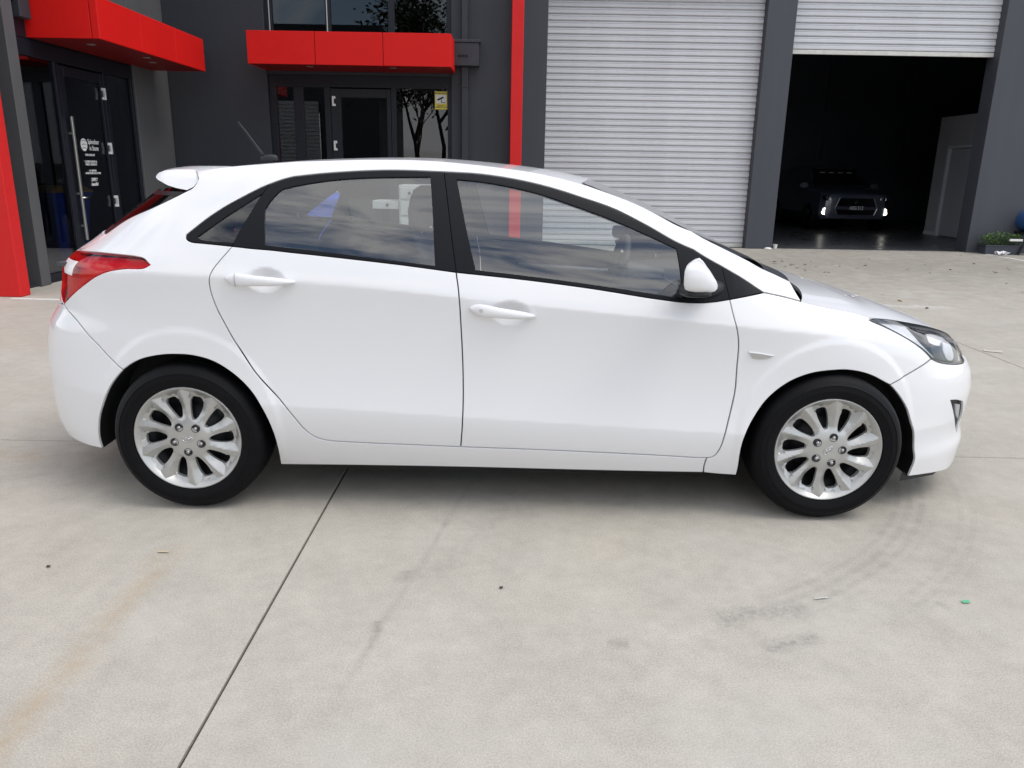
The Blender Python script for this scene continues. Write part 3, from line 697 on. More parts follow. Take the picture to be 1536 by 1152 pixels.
CURVES={
 'rdoor_rear':[(0.1787,1.1069),(0.1564,1.0686),(0.1348,1.0252),(0.1269,0.9962),(0.1268,0.9662),(0.1325,0.9283),(0.1495,0.8747),(0.1792,0.8135),(0.2206,0.7441),(0.2655,0.6751),(0.3081,0.6061),(0.3542,0.5473),(0.4025,0.4856),(0.4464,0.4185),(0.4839,0.3633),(0.5186,0.3317),(0.5666,0.3147),(0.6497,0.3089),(0.7611,0.3056),(0.9282,0.3024),(1.1257,0.2982)],
 'bgap':[(1.1078,1.0238),(1.1201,0.9452),(1.1299,0.7844),(1.1364,0.6197),(1.137,0.4817),(1.1327,0.3806),(1.1257,0.2982)],
 'fdoor_bot':[(1.1257,0.2982),(1.4284,0.2935),(1.7061,0.2859),(1.9844,0.2762),(2.0955,0.2705),(2.1503,0.27)],
 'fdoor_front':[(2.1503,0.27),(2.1768,0.2773),(2.1989,0.3166),(2.2107,0.3871),(2.225,0.479),(2.2394,0.5712),(2.2482,0.6802),(2.2641,0.7815),(2.2641,0.8321),(2.261,0.8675),(2.2572,0.9348)],
 'belt_f':[(1.1088,1.0238),(1.3852,0.9989),(1.6426,0.9696),(1.9002,0.9337),(2.0122,0.9227),(2.1466,0.9242),(2.2572,0.9348)],
 'belt_r':[(0.1783,1.1076),(0.2841,1.1002),(0.3612,1.0963),(0.4866,1.0866),(0.6616,1.0712),(0.8911,1.049),(1.1088,1.0238)],
 'belt_q':[(-0.0819,1.1459),(-0.0728,1.1335),(-0.0374,1.1206),(0.0259,1.1164),(0.1005,1.1123),(0.1783,1.1076)],
 'belt_c':[(2.2572,0.9348),(2.3473,0.9445),(2.4849,0.9591)],
 'dlo_q':[(-0.0819,1.1459),(-0.0636,1.165),(-0.0229,1.2056),(0.0401,1.2501),(0.1185,1.2873),(0.2214,1.3256),(0.2769,1.3409)],
 'dlo_r':[(0.2769,1.3409),(0.3702,1.3606),(0.4934,1.3779),(0.5803,1.3878),(0.755,1.4008),(0.8717,1.404),(1.0453,1.401)],
 'dlo_f':[(1.0453,1.401),(1.1865,1.395),(1.3362,1.376),(1.4681,1.3487),(1.5997,1.3115),(1.7308,1.27),(1.8603,1.2093),(1.9847,1.144),(2.0974,1.1017),(2.2427,1.0567)],
 'dlo_c':[(2.2427,1.0567),(2.381,1.0085),(2.4849,0.9591)],
 'bpillar':[(1.0453,1.401),(1.0641,1.2934),(1.0884,1.1434),(1.1088,1.0238)],
 'qgap':[(0.2769,1.3409),(0.2414,1.2868),(0.2169,1.2269),(0.1934,1.1692),(0.1783,1.1076)],
 'cgap':[(2.2427,1.0567),(2.2535,0.9945),(2.2572,0.9348)],
 'qglass':[[(-0.0161,1.1385),(0.0743,1.2092),(0.1878,1.2761),(0.2454,1.3033)],[(0.2454,1.3033),(0.2275,1.2288),(0.2004,1.1633),(0.185,1.1219)],[(0.185,1.1219),(0.0171,1.1291),(-0.0161,1.1385)]],
 'rglass':[[(0.2965,1.2471),(0.3177,1.1823),(0.3371,1.1148)],[(0.3371,1.1148),(0.5445,1.0984),(0.7758,1.0747),(1.0237,1.0482)],[(1.0237,1.0482),(1.0191,1.1077),(1.0042,1.2736),(0.9906,1.3805)],[(0.9906,1.3805),(0.8739,1.3773),(0.6995,1.3701),(0.5544,1.3539),(0.4305,1.3307),(0.3733,1.3203),(0.3196,1.2806),(0.2965,1.2471)]],
 'fglass':[[(1.1004,1.3722),(1.1878,1.3652),(1.293,1.3504),(1.4244,1.323),(1.5547,1.2836),(1.7298,1.2245),(1.8597,1.1726),(1.9807,1.1209)],[(1.9807,1.1209),(1.9921,1.0479),(2.0038,0.9388)],[(2.0038,0.9388),(1.9002,0.9519),(1.7282,0.9748),(1.4711,1.0057),(1.1849,1.0344)],[(1.1849,1.0344),(1.1516,1.1592),(1.1215,1.2816),(1.1004,1.3722)]],
 'sill_bot':[(0.3446,0.1704),(0.7463,0.1815),(1.1477,0.1884),(1.7147,0.19),(2.1492,0.1925)],
 'sill_end':[(2.1503,0.27),(2.1461,0.2322),(2.1492,0.1925)],
 'fend_bot':[(2.1492,0.1925),(2.22,0.1848),(2.2891,0.1806)],
 'arch_r1':[(-0.4107,0.22),(-0.3956,0.2953),(-0.3775,0.36),(-0.3489,0.4215),(-0.2978,0.5061),(-0.2655,0.5499),(-0.2255,0.5952)],
 'arch_r2':[(-0.2255,0.5952),(-0.1846,0.6248),(-0.1416,0.6465),(-0.067,0.6664),(-0.0049,0.6726),(0.0655,0.6702),(0.1457,0.6487),(0.2228,0.5985),(0.2882,0.5277),(0.3319,0.4417),(0.3548,0.3472),(0.3563,0.2542),(0.3446,0.1704)],
 'arch_f1':[(2.2891,0.1806),(2.2847,0.2752),(2.2892,0.3696),(2.3188,0.454),(2.3713,0.5365),(2.4543,0.601),(2.552,0.6384),(2.6411,0.6505),(2.7305,0.6506),(2.8165,0.6296),(2.9031,0.5811)],
 'arch_f2':[(2.9031,0.5811),(2.9573,0.5105),(3.0104,0.4301),(3.0673,0.3342),(3.0793,0.2613),(3.0782,0.1978),(3.0711,0.151)],
 'rb_gap':[(-0.6796,0.8231),(-0.4944,0.7687),(-0.3529,0.6902),(-0.2847,0.6362),(-0.2255,0.5952)],
 'lamp_top':[(-0.8719,1.0391),(-0.522,1.0576),(-0.3801,1.0588),(-0.2613,1.0555),(-0.2127,1.0495),(-0.1593,1.028)],
 'lamp_bot':[(-0.1593,1.028),(-0.1766,1.0164),(-0.2624,1.0106),(-0.3353,0.9981),(-0.3922,0.9781),(-0.4761,0.9362),(-0.5701,0.8871),(-0.6805,0.8245)],
 'lamp_tip':[(-0.6805,0.8245)],
 'tg_gap':[(-0.6602,1.1259),(-0.6593,1.097),(-0.6927,1.0681),(-0.8719,1.0391)],
 'rglass_edge':[(-0.3008,1.3095),(-0.4491,1.2438),(-0.5973,1.1845),(-0.6602,1.1259)],
 'spoil_j':[(-0.385,1.3894),(-0.3267,1.3729),(-0.2736,1.3474),(-0.2727,1.324),(-0.3008,1.3095)],
 'ditch':[(-0.385,1.3894),(-0.115,1.4076),(0.2029,1.4233),(0.5386,1.4387),(0.753,1.4477),(0.9689,1.4476),(1.1328,1.4373),(1.297,1.4216),(1.4067,1.4077),(1.5167,1.3871),(1.6185,1.3624)],
 'apil':[(1.6185,1.3624),(1.7227,1.3287),(1.8264,1.2912),(1.912,1.2514),(1.9999,1.2079),(2.1203,1.1693),(2.2805,1.1271),(2.4581,1.0786),(2.5493,1.047),(2.6471,1.0194),(2.7329,0.991)],
 'foot_end':[(2.7329,0.991),(2.7091,0.9568),(2.6996,0.922)],
 'foot_bot':[(2.6996,0.922),(2.6022,0.9413),(2.4849,0.9591)],
 'fend_top':[(2.6996,0.922),(2.8082,0.9016),(2.9358,0.8812),(3.01,0.8664),(3.0716,0.8456)],
 'hl_top':[(3.0394,0.8369),(3.0705,0.8433),(3.1035,0.8426),(3.2013,0.8301),(3.308,0.8088),(3.4373,0.7797),(3.5851,0.7364)],
 'hl_front':[(3.5851,0.7364),(3.6716,0.693),(3.6332,0.6719),(3.5603,0.6455),(3.4741,0.6093)],
 'hl_bot1':[(3.0394,0.8369),(3.0717,0.8187),(3.1041,0.7944),(3.1348,0.7621),(3.1586,0.7237),(3.1868,0.6698)],
 'hl_bot2':[(3.1868,0.6698),(3.2115,0.6567),(3.2448,0.6453),(3.3305,0.6278),(3.4741,0.6093)],
 'fb_gap':[(3.1868,0.6698),(3.1207,0.6505),(3.0135,0.6188),(2.9031,0.5811)],
 'fb_bot':[(3.0711,0.151),(3.1955,0.1416),(3.397,0.1174),(3.5255,0.1526)],
 'fog':[[(3.2627,0.4742),(3.317,0.4659),(3.4052,0.4428)],[(3.4052,0.4428),(3.4759,0.3585),(3.4649,0.2831)],[(3.4649,0.2831),(3.34,0.391),(3.2627,0.4742)]],
 'rep':[[(2.2986,0.7308),(2.3479,0.7257),(2.4135,0.715)],[(2.4135,0.715),(2.3906,0.7029),(2.3264,0.6988),(2.3099,0.7059),(2.2986,0.7308)]],
 'rb_bot':[(-0.4107,0.22),(-0.5158,0.2181),(-0.6502,0.2209)],
 'hl_inner':[[(3.2731,0.799),(3.3509,0.7795),(3.4991,0.7402),(3.572,0.689),(3.4461,0.6261)],[(3.4461,0.6261),(3.2555,0.6574),(3.2194,0.6884),(3.2122,0.7352),(3.2413,0.7718),(3.2731,0.799)]],
 'hl_bulb':[[(3.408,0.7212),(3.4859,0.7092),(3.4415,0.6788),(3.3982,0.6493),(3.3494,0.6401),(3.3163,0.6554),(3.3316,0.6923),(3.408,0.7212)]],
 'hl_up':[[(3.3426,0.7623),(3.4101,0.7519),(3.4628,0.7321),(3.4673,0.7149),(3.3774,0.7202),(3.3366,0.7121),(3.2777,0.7333),(3.3426,0.7623)]],
 'hl_low':[[(3.2499,0.7172),(3.3144,0.7064),(3.3054,0.6749),(3.2988,0.6518),(3.2365,0.6612),(3.231,0.6841),(3.2499,0.7172)]],
 'hl_dark':[[(3.2995,0.7651),(3.3487,0.7615),(3.2499,0.7172),(3.2555,0.6574),(3.2166,0.6857),(3.2211,0.7316),(3.2995,0.7651)]],
 'lamp_white':[[(-0.8015,1.0128),(-0.5992,1.0151)],[(-0.5992,1.0151),(-0.5939,0.9568)],[(-0.5939,0.9568),(-0.696,0.9589)],[(-0.696,0.9589),(-0.8015,1.0128)]],
 'fog_in':[[(3.3308,0.4456),(3.4032,0.4303)],[(3.4032,0.4303),(3.4587,0.3465)],[(3.4587,0.3465),(3.3759,0.39),(3.3308,0.4456)]],
 'handle_r':[(0.1947,0.9884),(0.4832,0.9783)],
 'handle_f':[(1.162,0.8882),(1.422,0.8609)],
 'lampline':[[(-0.6641,1.0217),(-0.4455,1.0334),(-0.2845,1.0359),(-0.1793,1.0313)]],
}
# ------------------------------------------------------------------ the white hatchback
def spline(pts, step=.009):
    """Catmull-Rom through points in (u,z), resampled evenly"""
    p = np.array(pts, float)
    if len(p) == 2:
        n = max(2, int(np.hypot(*(p[1]-p[0]))/step)+1); t = np.linspace(0, 1, n)[:, None]
        return p[0]*(1-t)+p[1]*t
    q = np.vstack([2*p[0]-p[1], p, 2*p[-1]-p[-2]]); out = []
    for i in range(1, len(q)-2):
        P0, P1, P2, P3 = q[i-1:i+3]
        d = [max(np.linalg.norm(b-a), 1e-6)**.5 for a, b in ((P0, P1), (P1, P2), (P2, P3))]
        t0, t1 = 0, d[0]; t2 = t1+d[1]; t3 = t2+d[2]
        t = np.linspace(t1, t2, 16, endpoint=False)[:, None]
        A1 = (t1-t)/(t1-t0)*P0+(t-t0)/(t1-t0)*P1; A2 = (t2-t)/(t2-t1)*P1+(t-t1)/(t2-t1)*P2; A3 = (t3-t)/(t3-t2)*P2+(t-t2)/(t3-t2)*P3
        B1 = (t2-t)/(t2-t0)*A1+(t-t0)/(t2-t0)*A2; B2 = (t3-t)/(t3-t1)*A2+(t-t1)/(t3-t1)*A3
        out.append((t2-t)/(t2-t1)*B1+(t-t1)/(t2-t1)*B2)
    out = np.vstack(out+[q[-2][None]])
    s = np.concatenate([[0], np.cumsum(np.hypot(*np.diff(out, axis=0).T))])
    n = max(2, int(round(s[-1]/step))+1); t = np.linspace(0, s[-1], n)
    return np.stack([np.interp(t, s, out[:, 0]), np.interp(t, s, out[:, 1])], -1)

def chain(*cs):
    """curve names ('-name' reverses) or raw point lists -> closed loop"""
    out = []
    for c in cs:
        if isinstance(c, str):
            a = spline(CURVES[c.lstrip('-')]); a = a[::-1] if c[0] == '-' else a
        else:
            a = spline(c) if len(c) > 1 else np.array(c, float)
        out.append(a)
    p = np.vstack(out)
    keep = [0]
    for i in range(1, len(p)):
        if np.hypot(*(p[i]-p[keep[-1]])) > .0035: keep.append(i)
    if np.hypot(*(p[keep[-1]]-p[0])) < .0035: keep.pop()
    return p[keep]

def loop_of(name):
    return chain(*CURVES[name])

def area(p): return .5*np.sum(p[:, 0]*np.roll(p[:, 1], -1)-np.roll(p[:, 0], -1)*p[:, 1])

def normals2(p):
    a = p-np.roll(p, 1, 0); b = np.roll(p, -1, 0)-p
    a /= np.linalg.norm(a, axis=1, keepdims=True)+1e-12; b /= np.linalg.norm(b, axis=1, keepdims=True)+1e-12
    n = np.stack([a[:, 1]+b[:, 1], -(a[:, 0]+b[:, 0])], -1)
    l = np.linalg.norm(n, axis=1, keepdims=True); n = n/(l+1e-9)
    c = np.clip(l/2, .5, 1)
    return n/c          # outward for counter-clockwise

def inside(P, loops):
    r = np.zeros(len(P), bool)
    for L in loops:
        a = L; b = np.roll(L, -1, 0)
        for i0 in range(0, len(P), 4000):
            q = P[i0:i0+4000]
            y0 = a[None, :, 1] > q[:, None, 1]; y1 = b[None, :, 1] > q[:, None, 1]
            xi = a[None, :, 0]+(q[:, None, 1]-a[None, :, 1])/(b[None, :, 1]-a[None, :, 1]+1e-15)*(b[None, :, 0]-a[None, :, 0])
            r[i0:i0+4000] ^= (((y0 != y1) & (q[:, None, 0] < xi)).sum(1) % 2).astype(bool)
    return r

def panel(loops, off=0.0, gap=.0021, edge=.0028, depth=.02, grid=.018, rim=True, fn=None):
    """curved sheet-metal panel cut out of the body surface; returns verts, tris, normals (near side)"""
    L = []
    for i, p in enumerate(loops):
        if (area(p) > 0) != (i == 0): p = p[::-1]
        L.append(p)
    top = []; 
    for p in L:
        n = normals2(p); top.append(p-n*(gap+(edge if rim else 0)))
    bnd = np.vstack(top)
    lo, hi = bnd.min(0), bnd.max(0)
    gx = np.arange(lo[0]+grid*.5, hi[0], grid); gz = np.arange(lo[1]+grid*.5, hi[1], grid)
    G = np.stack(np.meshgrid(gx, gz, indexing='ij'), -1).reshape(-1, 2)
    G = G[inside(G, top)]
    if len(G):
        keep = np.ones(len(G), bool)
        for i0 in range(0, len(G), 3000):
            d = ((G[i0:i0+3000, None]-bnd[None])**2).sum(-1).min(1); keep[i0:i0+3000] = d > (.5*min(grid, .012))**2
        G = G[keep]
    pts = np.vstack([bnd, G]); edges = []; b = 0
    for p in top:
        edges += [(b+i, b+(i+1) % len(p)) for i in range(len(p))]; b += len(p)
    r = delaunay_2d_cdt([Vector(p) for p in pts], edges, [], 0, 1e-6, True)
    P2 = np.array([tuple(v) for v in r[0]]); T = np.array([f for f in r[2] if len(f) == 3])
    cen = P2[T].mean(1); T = T[inside(cen, top)]
    a = P2[T]; ar = (a[:, 1, 0]-a[:, 0, 0])*(a[:, 2, 1]-a[:, 0, 1])-(a[:, 2, 0]-a[:, 0, 0])*(a[:, 1, 1]-a[:, 0, 1])
    T[ar < 0] = T[ar < 0][:, ::-1]
    n3 = N(P2[:, 0], P2[:, 1]); V = S(P2[:, 0], P2[:, 1])
    o = off if fn is None else off+fn(P2)
    V = V+n3*(np.asarray(o)[..., None] if np.ndim(o) else o)
    Vs = [V]; Ns = [n3]; Fs = [tuple(t) for t in T]; base = len(V)
    if rim:
        for p in L:
            n = normals2(p); k = len(p); rings = []
            for (g, dn, w) in ((gap+edge, 0, 0), (gap+edge*.3, -edge*.3, .7), (gap, -edge, 1.), (gap, -depth, 1.)):
                q = p-n*g
                nn = N(q[:, 0], q[:, 1]); v = S(q[:, 0], q[:, 1])+nn*(off+dn)
                h = 1e-3; lat = S(q[:, 0]+n[:, 0]*h, q[:, 1]+n[:, 1]*h)-S(q[:, 0], q[:, 1]); lat /= np.linalg.norm(lat, axis=1, keepdims=True)+1e-12
                m = nn*(1-w)+lat*w; m /= np.linalg.norm(m, axis=1, keepdims=True)+1e-12
                Vs.append(v); Ns.append(m); rings.append(base); base += k
            for r0, r1 in zip(rings, rings[1:]):
                Fs += [(r0+i, r1+i, r1+(i+1) % k, r0+(i+1) % k) for i in range(k)]
    return np.vstack(Vs), Fs, np.vstack(Ns)

def mirror(d):
    V, F, Nn = d
    V = V*[1, -1, 1]; Nn = Nn*[1, -1, 1]
    return V, [f[::-1] for f in F], Nn

def merge(*ds):
    V = np.vstack([d[0] for d in ds]); Nn = np.vstack([d[2] for d in ds]); F = []; b = 0
    for d in ds:
        F += [tuple(i+b for i in f) for f in d[1]]; b += len(d[0])
    return V, F, Nn

def put(name, d, mat, parent): return link(name, mesh(name, d[0], d[1], mat, True, d[2]), parent)

car = thing('white_hatchback', 'white five-door hatchback parked side-on on the concrete, silver ten-spoke hubcaps', 'car')

def pair(name, d, mat, parents):
    """near and far copies of a side panel"""
    return [put(name, d, mat, parents[0]), put(name, mirror(d), mat, parents[1])]
both = (car, car)

body_side = chain('-rb_gap', [CURVES['lamp_bot'][-1], CURVES['lamp_bot'][-1]][:1], '-lamp_bot', '-lamp_top', '-tg_gap', '-rglass_edge', '-spoil_j', 'ditch', 'apil', 'foot_end', 'foot_bot', '-dlo_c', '-dlo_f', '-dlo_r', '-dlo_q',
                  'belt_q', 'rdoor_rear', 'fdoor_bot', 'sill_end', '-sill_bot', '-arch_r2')
pair('body_side', panel([body_side], grid=.012, depth=.010), M['paint'], both)
rdoor = pair('rear_door', panel([chain('rdoor_rear', '-bgap', '-belt_r')], grid=.009), M['paint'], both)
fdoor = pair('front_door', panel([chain('bgap', 'fdoor_bot', 'fdoor_front', '-belt_f')], grid=.009), M['paint'], both)
fender = pair('front_fender', panel([chain('-sill_end', 'fdoor_front', 'belt_c', '-foot_bot', 'fend_top', 'hl_bot1', 'fb_gap', '-arch_f1', '-fend_bot')], grid=.011, depth=.010), M['paint'], both)

def hide_behind(loop, off, mat, name, parents, grid=.05):
    d = panel([loop], off=off, gap=.002, rim=False, grid=grid)
    return pair(name, d, mat, parents)

# window frames and glass
qf = chain('dlo_q', 'qgap', '-belt_q')
rf = chain('dlo_r', 'bpillar', '-belt_r', '-qgap')
ff = chain('dlo_f', 'cgap', '-belt_f', '-bpillar')
cf = chain('dlo_c', '-belt_c', '-cgap')
rgl, fgl, qgl = loop_of('rglass'), loop_of('fglass'), loop_of('qglass')
pair('quarter_frame', panel([qf, qgl], off=-.001, gap=.0008, edge=.002, depth=.012), M['trim'], both)
pair('door_frame', panel([rf, rgl], off=-.001, gap=.0008, edge=.002, depth=.012), M['trim'], rdoor)
pair('door_frame', panel([ff, fgl], off=-.001, gap=.0008, edge=.002, depth=.012), M['trim'], fdoor)
pair('corner_trim', panel([cf], off=-.001, gap=.0008, edge=.002, depth=.012), M['trim'], both)
pair('quarter_window', panel([qgl], off=-.005, gap=-.004, rim=False, grid=.04), M['glass_quarter'], both)
pair('window_glass', panel([rgl], off=-.006, gap=-.004, rim=False, grid=.04), M['glass'], rdoor)
pair('window_glass', panel([fgl], off=-.006, gap=-.004, rim=False, grid=.04), M['glass'], fdoor)
# inner linings
pair('pillar_trim', panel([body_side], off=-.028, gap=.012, rim=False, grid=.05), M['trim_grey'], both)
pair('door_lining', panel([chain('rdoor_rear', '-bgap', '-belt_r')], off=-.045, gap=.004, rim=False, grid=.05), M['cabin'], rdoor)
pair('door_lining', panel([chain('bgap', 'fdoor_bot', 'fdoor_front', '-belt_f')], off=-.045, gap=.004, rim=False, grid=.05), M['cabin'], fdoor)
def ring_shrink(loop, d):
    p = loop if area(loop) > 0 else loop[::-1]
    return p-normals2(p)*d
pair('frame_lining', panel([rf, ring_shrink(rgl, -.004)], off=-.03, gap=.003, rim=False, grid=.04), M['cabin'], rdoor)
pair('frame_lining', panel([ff, ring_shrink(fgl, -.004)], off=-.03, gap=.003, rim=False, grid=.04), M['cabin'], fdoor)

# bumpers
uc = UMAX
lampR = CURVES['hl_front'][-1]; fb_end = CURVES['fb_bot'][-2]
fogl = loop_of('fog')
fb_loop = chain('-fb_gap', 'hl_bot2', [lampR, (3.78, .60), (uc, .60)], [(uc, .60), (uc, .155)], [(uc, .155), (3.72, .15), fb_end], [fb_end]+CURVES['fb_bot'][:-2][::-1], '-arch_f2')
fbd = panel([fb_loop, fogl], depth=.009, grid=.013)
fb = put('front_bumper', merge(fbd, mirror(fbd)), M['paint'], car)
gr = panel([np.array([(3.70, .27), (uc, .27), (uc, .40), (3.72, .40)])], off=.004, gap=0, rim=False, grid=.03)
put('lower_grille', merge(gr, mirror(gr)), M['plastic'], fb)
fogd = panel([fogl], off=-.018, gap=-.004, rim=False, grid=.015)
pair('fog_recess', fogd, M['plastic'], (fb, fb))
fx = np.array(CURVES['fog'][0][0]); 
fogb = panel([loop_of('fog_in')], off=-.008, gap=0, edge=.003, depth=.01, grid=.015)
pair('fog_lamp', fogb, pbr('fog_lens', (.36, .36, .37), .4), (fb, fb))
chin = panel([np.array([(CURVES['fb_bot'][0][0]-.02, CURVES['fb_bot'][0][1]+.012), (3.3, .150), (3.72, .16), (uc, .16), (uc, .10), (3.7, .10), (3.3, .105), (CURVES['fb_bot'][0][0]-.02, .12)])], off=-.02, gap=0, rim=False, grid=.04)
put('chin_lip', merge(chin, mirror(chin)), M['plastic'], fb)

lt = np.array(CURVES['lamp_top']); ltip = CURVES['lamp_bot'][-1]; l0 = lt[0]
lamp_in = [(l0[0], l0[1]), (l0[0]-.13, l0[1]-.03), (l0[0]-.15, l0[1]-.10), (ltip[0]-.10, ltip[1]+.03), tuple(ltip)]
ui = UMIN
rb_loop = chain('rb_gap', '-arch_r1', 'rb_bot', [CURVES['rb_bot'][-1], (-1.0, .215), (ui, .215)], [(ui, .215), (ui, .78)], [(ui, .78), (-1.0, .79), tuple(ltip)])
rbd = panel([rb_loop], depth=.009, grid=.013)
put('rear_bumper', merge(rbd, mirror(rbd)), M['paint'], car)
re = CURVES['rglass_edge']
tg_loop = chain([(ui, .785), (-1.0, .795), (ltip[0]-.012, ltip[1]+.004)], [tuple(p) for p in lamp_in[::-1]], '-tg_gap', [re[-1], (ui+.1, re[-1][1]+.0), (ui, re[-1][1])], [(ui, re[-1][1]), (ui, .785)])
tgd = panel([tg_loop])
tg = put('tailgate', merge(tgd, mirror(tgd)), M['paint'], car)
rg_loop = chain('rglass_edge', [re[-1], (ui, re[-1][1])], [(ui, re[-1][1]), (ui, re[0][1])], [(ui, re[0][1]), re[0]])
rgd = panel([rg_loop], off=-.004, gap=.002, rim=False, grid=.03)
put('rear_window', merge(rgd, mirror(rgd)), glass('rear_glass', (.16, .17, .18), boost=.35), tg)
rgb = panel([rg_loop, chain([(re[0][0]-.05, re[0][1]-.02), (re[-1][0]-.05, re[-1][1]+.035)], [(re[-1][0]-.05, re[-1][1]+.035), (ui+.003, re[-1][1]+.035)], [(ui+.003, re[-1][1]+.035), (ui+.003, re[0][1]-.02)], [(ui+.003, re[0][1]-.02), (re[0][0]-.05, re[0][1]-.02)])], off=-.0035, gap=.002, rim=False, grid=.03)
put('window_band', merge(rgb, mirror(rgb)), M['trim'], tg)

# tail lamps: reflector bowl with ribs behind a red lens
lamp_loop = chain('lamp_top', 'lamp_bot', [tuple(p) for p in lamp_in[::-1]])
def ribs(P): return .006*np.abs(((P[:, 1]*1.0-P[:, 0]*.25)*26) % 1-.5)
bowl = panel([lamp_loop], off=-.026, gap=.001, rim=False, grid=.007, fn=ribs)
tl = pair('tail_light', panel([lamp_loop], off=.001, gap=.0012, edge=.004, depth=.012), M['lamp_red'], both)
pair('lamp_reflector', bowl, M['lamp_refl'], tl)
pair('reversing_lamp', panel([loop_of('lamp_white')], off=.0022, gap=0, edge=.001, depth=.002, grid=.01), M['lamp_white'], tl)

# headlamps
hl_loop = chain('hl_top', 'hl_front', '-hl_bot2', '-hl_bot1')
hl = pair('headlight', panel([hl_loop], off=.001, gap=.0015, edge=.004, depth=.008), M['lens'], both)
pair('lamp_bowl', panel([hl_loop], off=-.011, gap=.001, rim=False, grid=.015), M['hl_silver'], hl)
pair('lamp_bezel', panel([hl_loop, ring_shrink(hl_loop, .015)], off=-.0015, gap=.001, rim=False, grid=.02), M['hl_black'], hl)
pair('lamp_housing', panel([loop_of('hl_inner')], off=-.0095, gap=0, edge=.002, depth=.01, grid=.01), M['hl_black'], hl)
pair('bulb_reflector', panel([loop_of('hl_bulb')], off=-.006, gap=0, edge=.004, depth=.01, grid=.006), M['lamp_white'], hl)
pair('upper_reflector', panel([loop_of('hl_up')], off=-.006, gap=0, edge=.003, depth=.01, grid=.006), M['hl_silver'], hl)
pair('lower_reflector', panel([loop_of('hl_low')], off=-.007, gap=0, edge=.003, depth=.01, grid=.006), M['hl_mid'], hl)
def strips(P): return .004*np.abs((P[:, 0]*40) % 1-.5)
up = np.array(CURVES['hl_inner'][0]); 
pair('turn_reflector', panel([chain([tuple(p) for p in up[:4]], [tuple(up[3]+(-.01, -.022)), tuple(up[2]+(-.005, -.026)), tuple(up[1]+(.0, -.02)), tuple(up[0]+(.012, -.012))])], off=-.008, gap=0, rim=False, grid=.006, fn=strips), M['chrome'], hl)

# top panels -------------------------------------------------------
def loft_top(edge, bow, crown, ns=33, nt=40, pw=2.0, drop=.0, inset=.0, skirt=.015):
    e = np.array(edge, float); s = np.concatenate([[0], np.cumsum(np.linalg.norm(np.diff(e, axis=0), axis=1))])
    t = np.linspace(0, s[-1], nt); E = np.stack([np.interp(t, s, e[:, i]) for i in range(3)], -1)
    k = np.exp(-.5*(np.arange(-3, 4)/1.5)**2); k /= k.sum()
    for i in range(3):
        sm = np.convolve(np.pad(E[:, i], 3, mode='reflect', reflect_type='odd'), k, mode='valid'); E[:, i] = sm
    q = np.linspace(-1, 1, ns); w = 1-np.abs(q)**pw; tt = t/s[-1]
    B = np.interp(tt, np.linspace(0, 1, len(bow)), bow); Cr = np.interp(tt, np.linspace(0, 1, len(crown)), crown)
    P = np.zeros((nt, ns, 3)); ye = np.abs(E[:, 1])-inset
    P[..., 0] = E[:, None, 0]+B[:, None]*w; P[..., 1] = ye[:, None]*q; P[..., 2] = E[:, None, 2]-drop+Cr[:, None]*w
    if skirt:
        P = np.concatenate([P[:, :1]-[0, 0, skirt], P, P[:, -1:]-[0, 0, skirt]], 1)
        P = np.concatenate([P[:1]-[0, 0, skirt], P, P[-1:]-[0, 0, skirt]], 0)
    return P
def S3(pts): return [S(*p) for p in pts]
ditch3 = S3(spline(CURVES['ditch'], .03))
apil3 = S3(spline(CURVES['apil'], .03))
roofP = loft_top(ditch3, [-.06, .0, .0, .04, .07], [.012, .016, .016, .016, .02], nt=50, drop=.004, inset=.003)
MB().grid(roofP).build('roof', M['paint'], car, angle=40)
inner = loft_top(ditch3, [-.06, .0, .0, .04, .07], [.012, .016, .016, .016, .02], nt=30, drop=.04, inset=.0, skirt=0)
MB().grid(inner).build('headlining', M['trim_grey'], car, smooth=True)
_wa = np.array(apil3[:-5]); _wt = np.linspace(0, 1, len(_wa))
_wa = np.stack([np.polyval(np.polyfit(_wt, _wa[:, i], 3), _wt) for i in range(3)], -1)
wsP = loft_top(_wa, [.07, .07, .07, .08], [.012, .010, .004, .0], nt=40, drop=.002, inset=-.002, skirt=0)
MB().grid(wsP).build('windscreen', M['glass'], car, smooth=True)
# black band round the windscreen edge
band = MB(); 
for a, b in ((0, 3), (30, 33)): band.grid(wsP[:, a:b]+[0, 0, -.003])
band.grid(wsP[:3]+[0, 0, -.003]); band.grid(wsP[-4:]+[0, 0, -.003])
band.build('windscreen_band', M['gloss_black'], car, smooth=True)
cw = np.array(apil3[-9:]); 
cwP = loft_top(cw, [.08, .10, .12], [-.004, -.010, -.012], nt=8, drop=.006, inset=.004)
MB().grid(cwP).build('cowl_panel', M['plastic'], car, angle=40)
hoodE = S3(spline(CURVES['fend_top'], .02))+S3(spline(CURVES['hl_top'][2:-1], .02))+[np.array([3.235, -.43, .752])]
hoodP = loft_top(hoodE, [.10, .10, .10, .10, .10], [.024, .030, .022, .0, -.024], nt=50, ns=45, pw=3.6, drop=.001, inset=.003)
MB().grid(hoodP).build('bonnet', M['paint'], car, angle=40)
# nose between bonnet and bumper
ng = panel([np.array([(3.70, .605), (uc, .605), (uc, .70), (3.70, .69)])], off=-.012, gap=0, rim=False, grid=.03)
put('front_grille', merge(ng, mirror(ng)), M['gloss_black'], car)
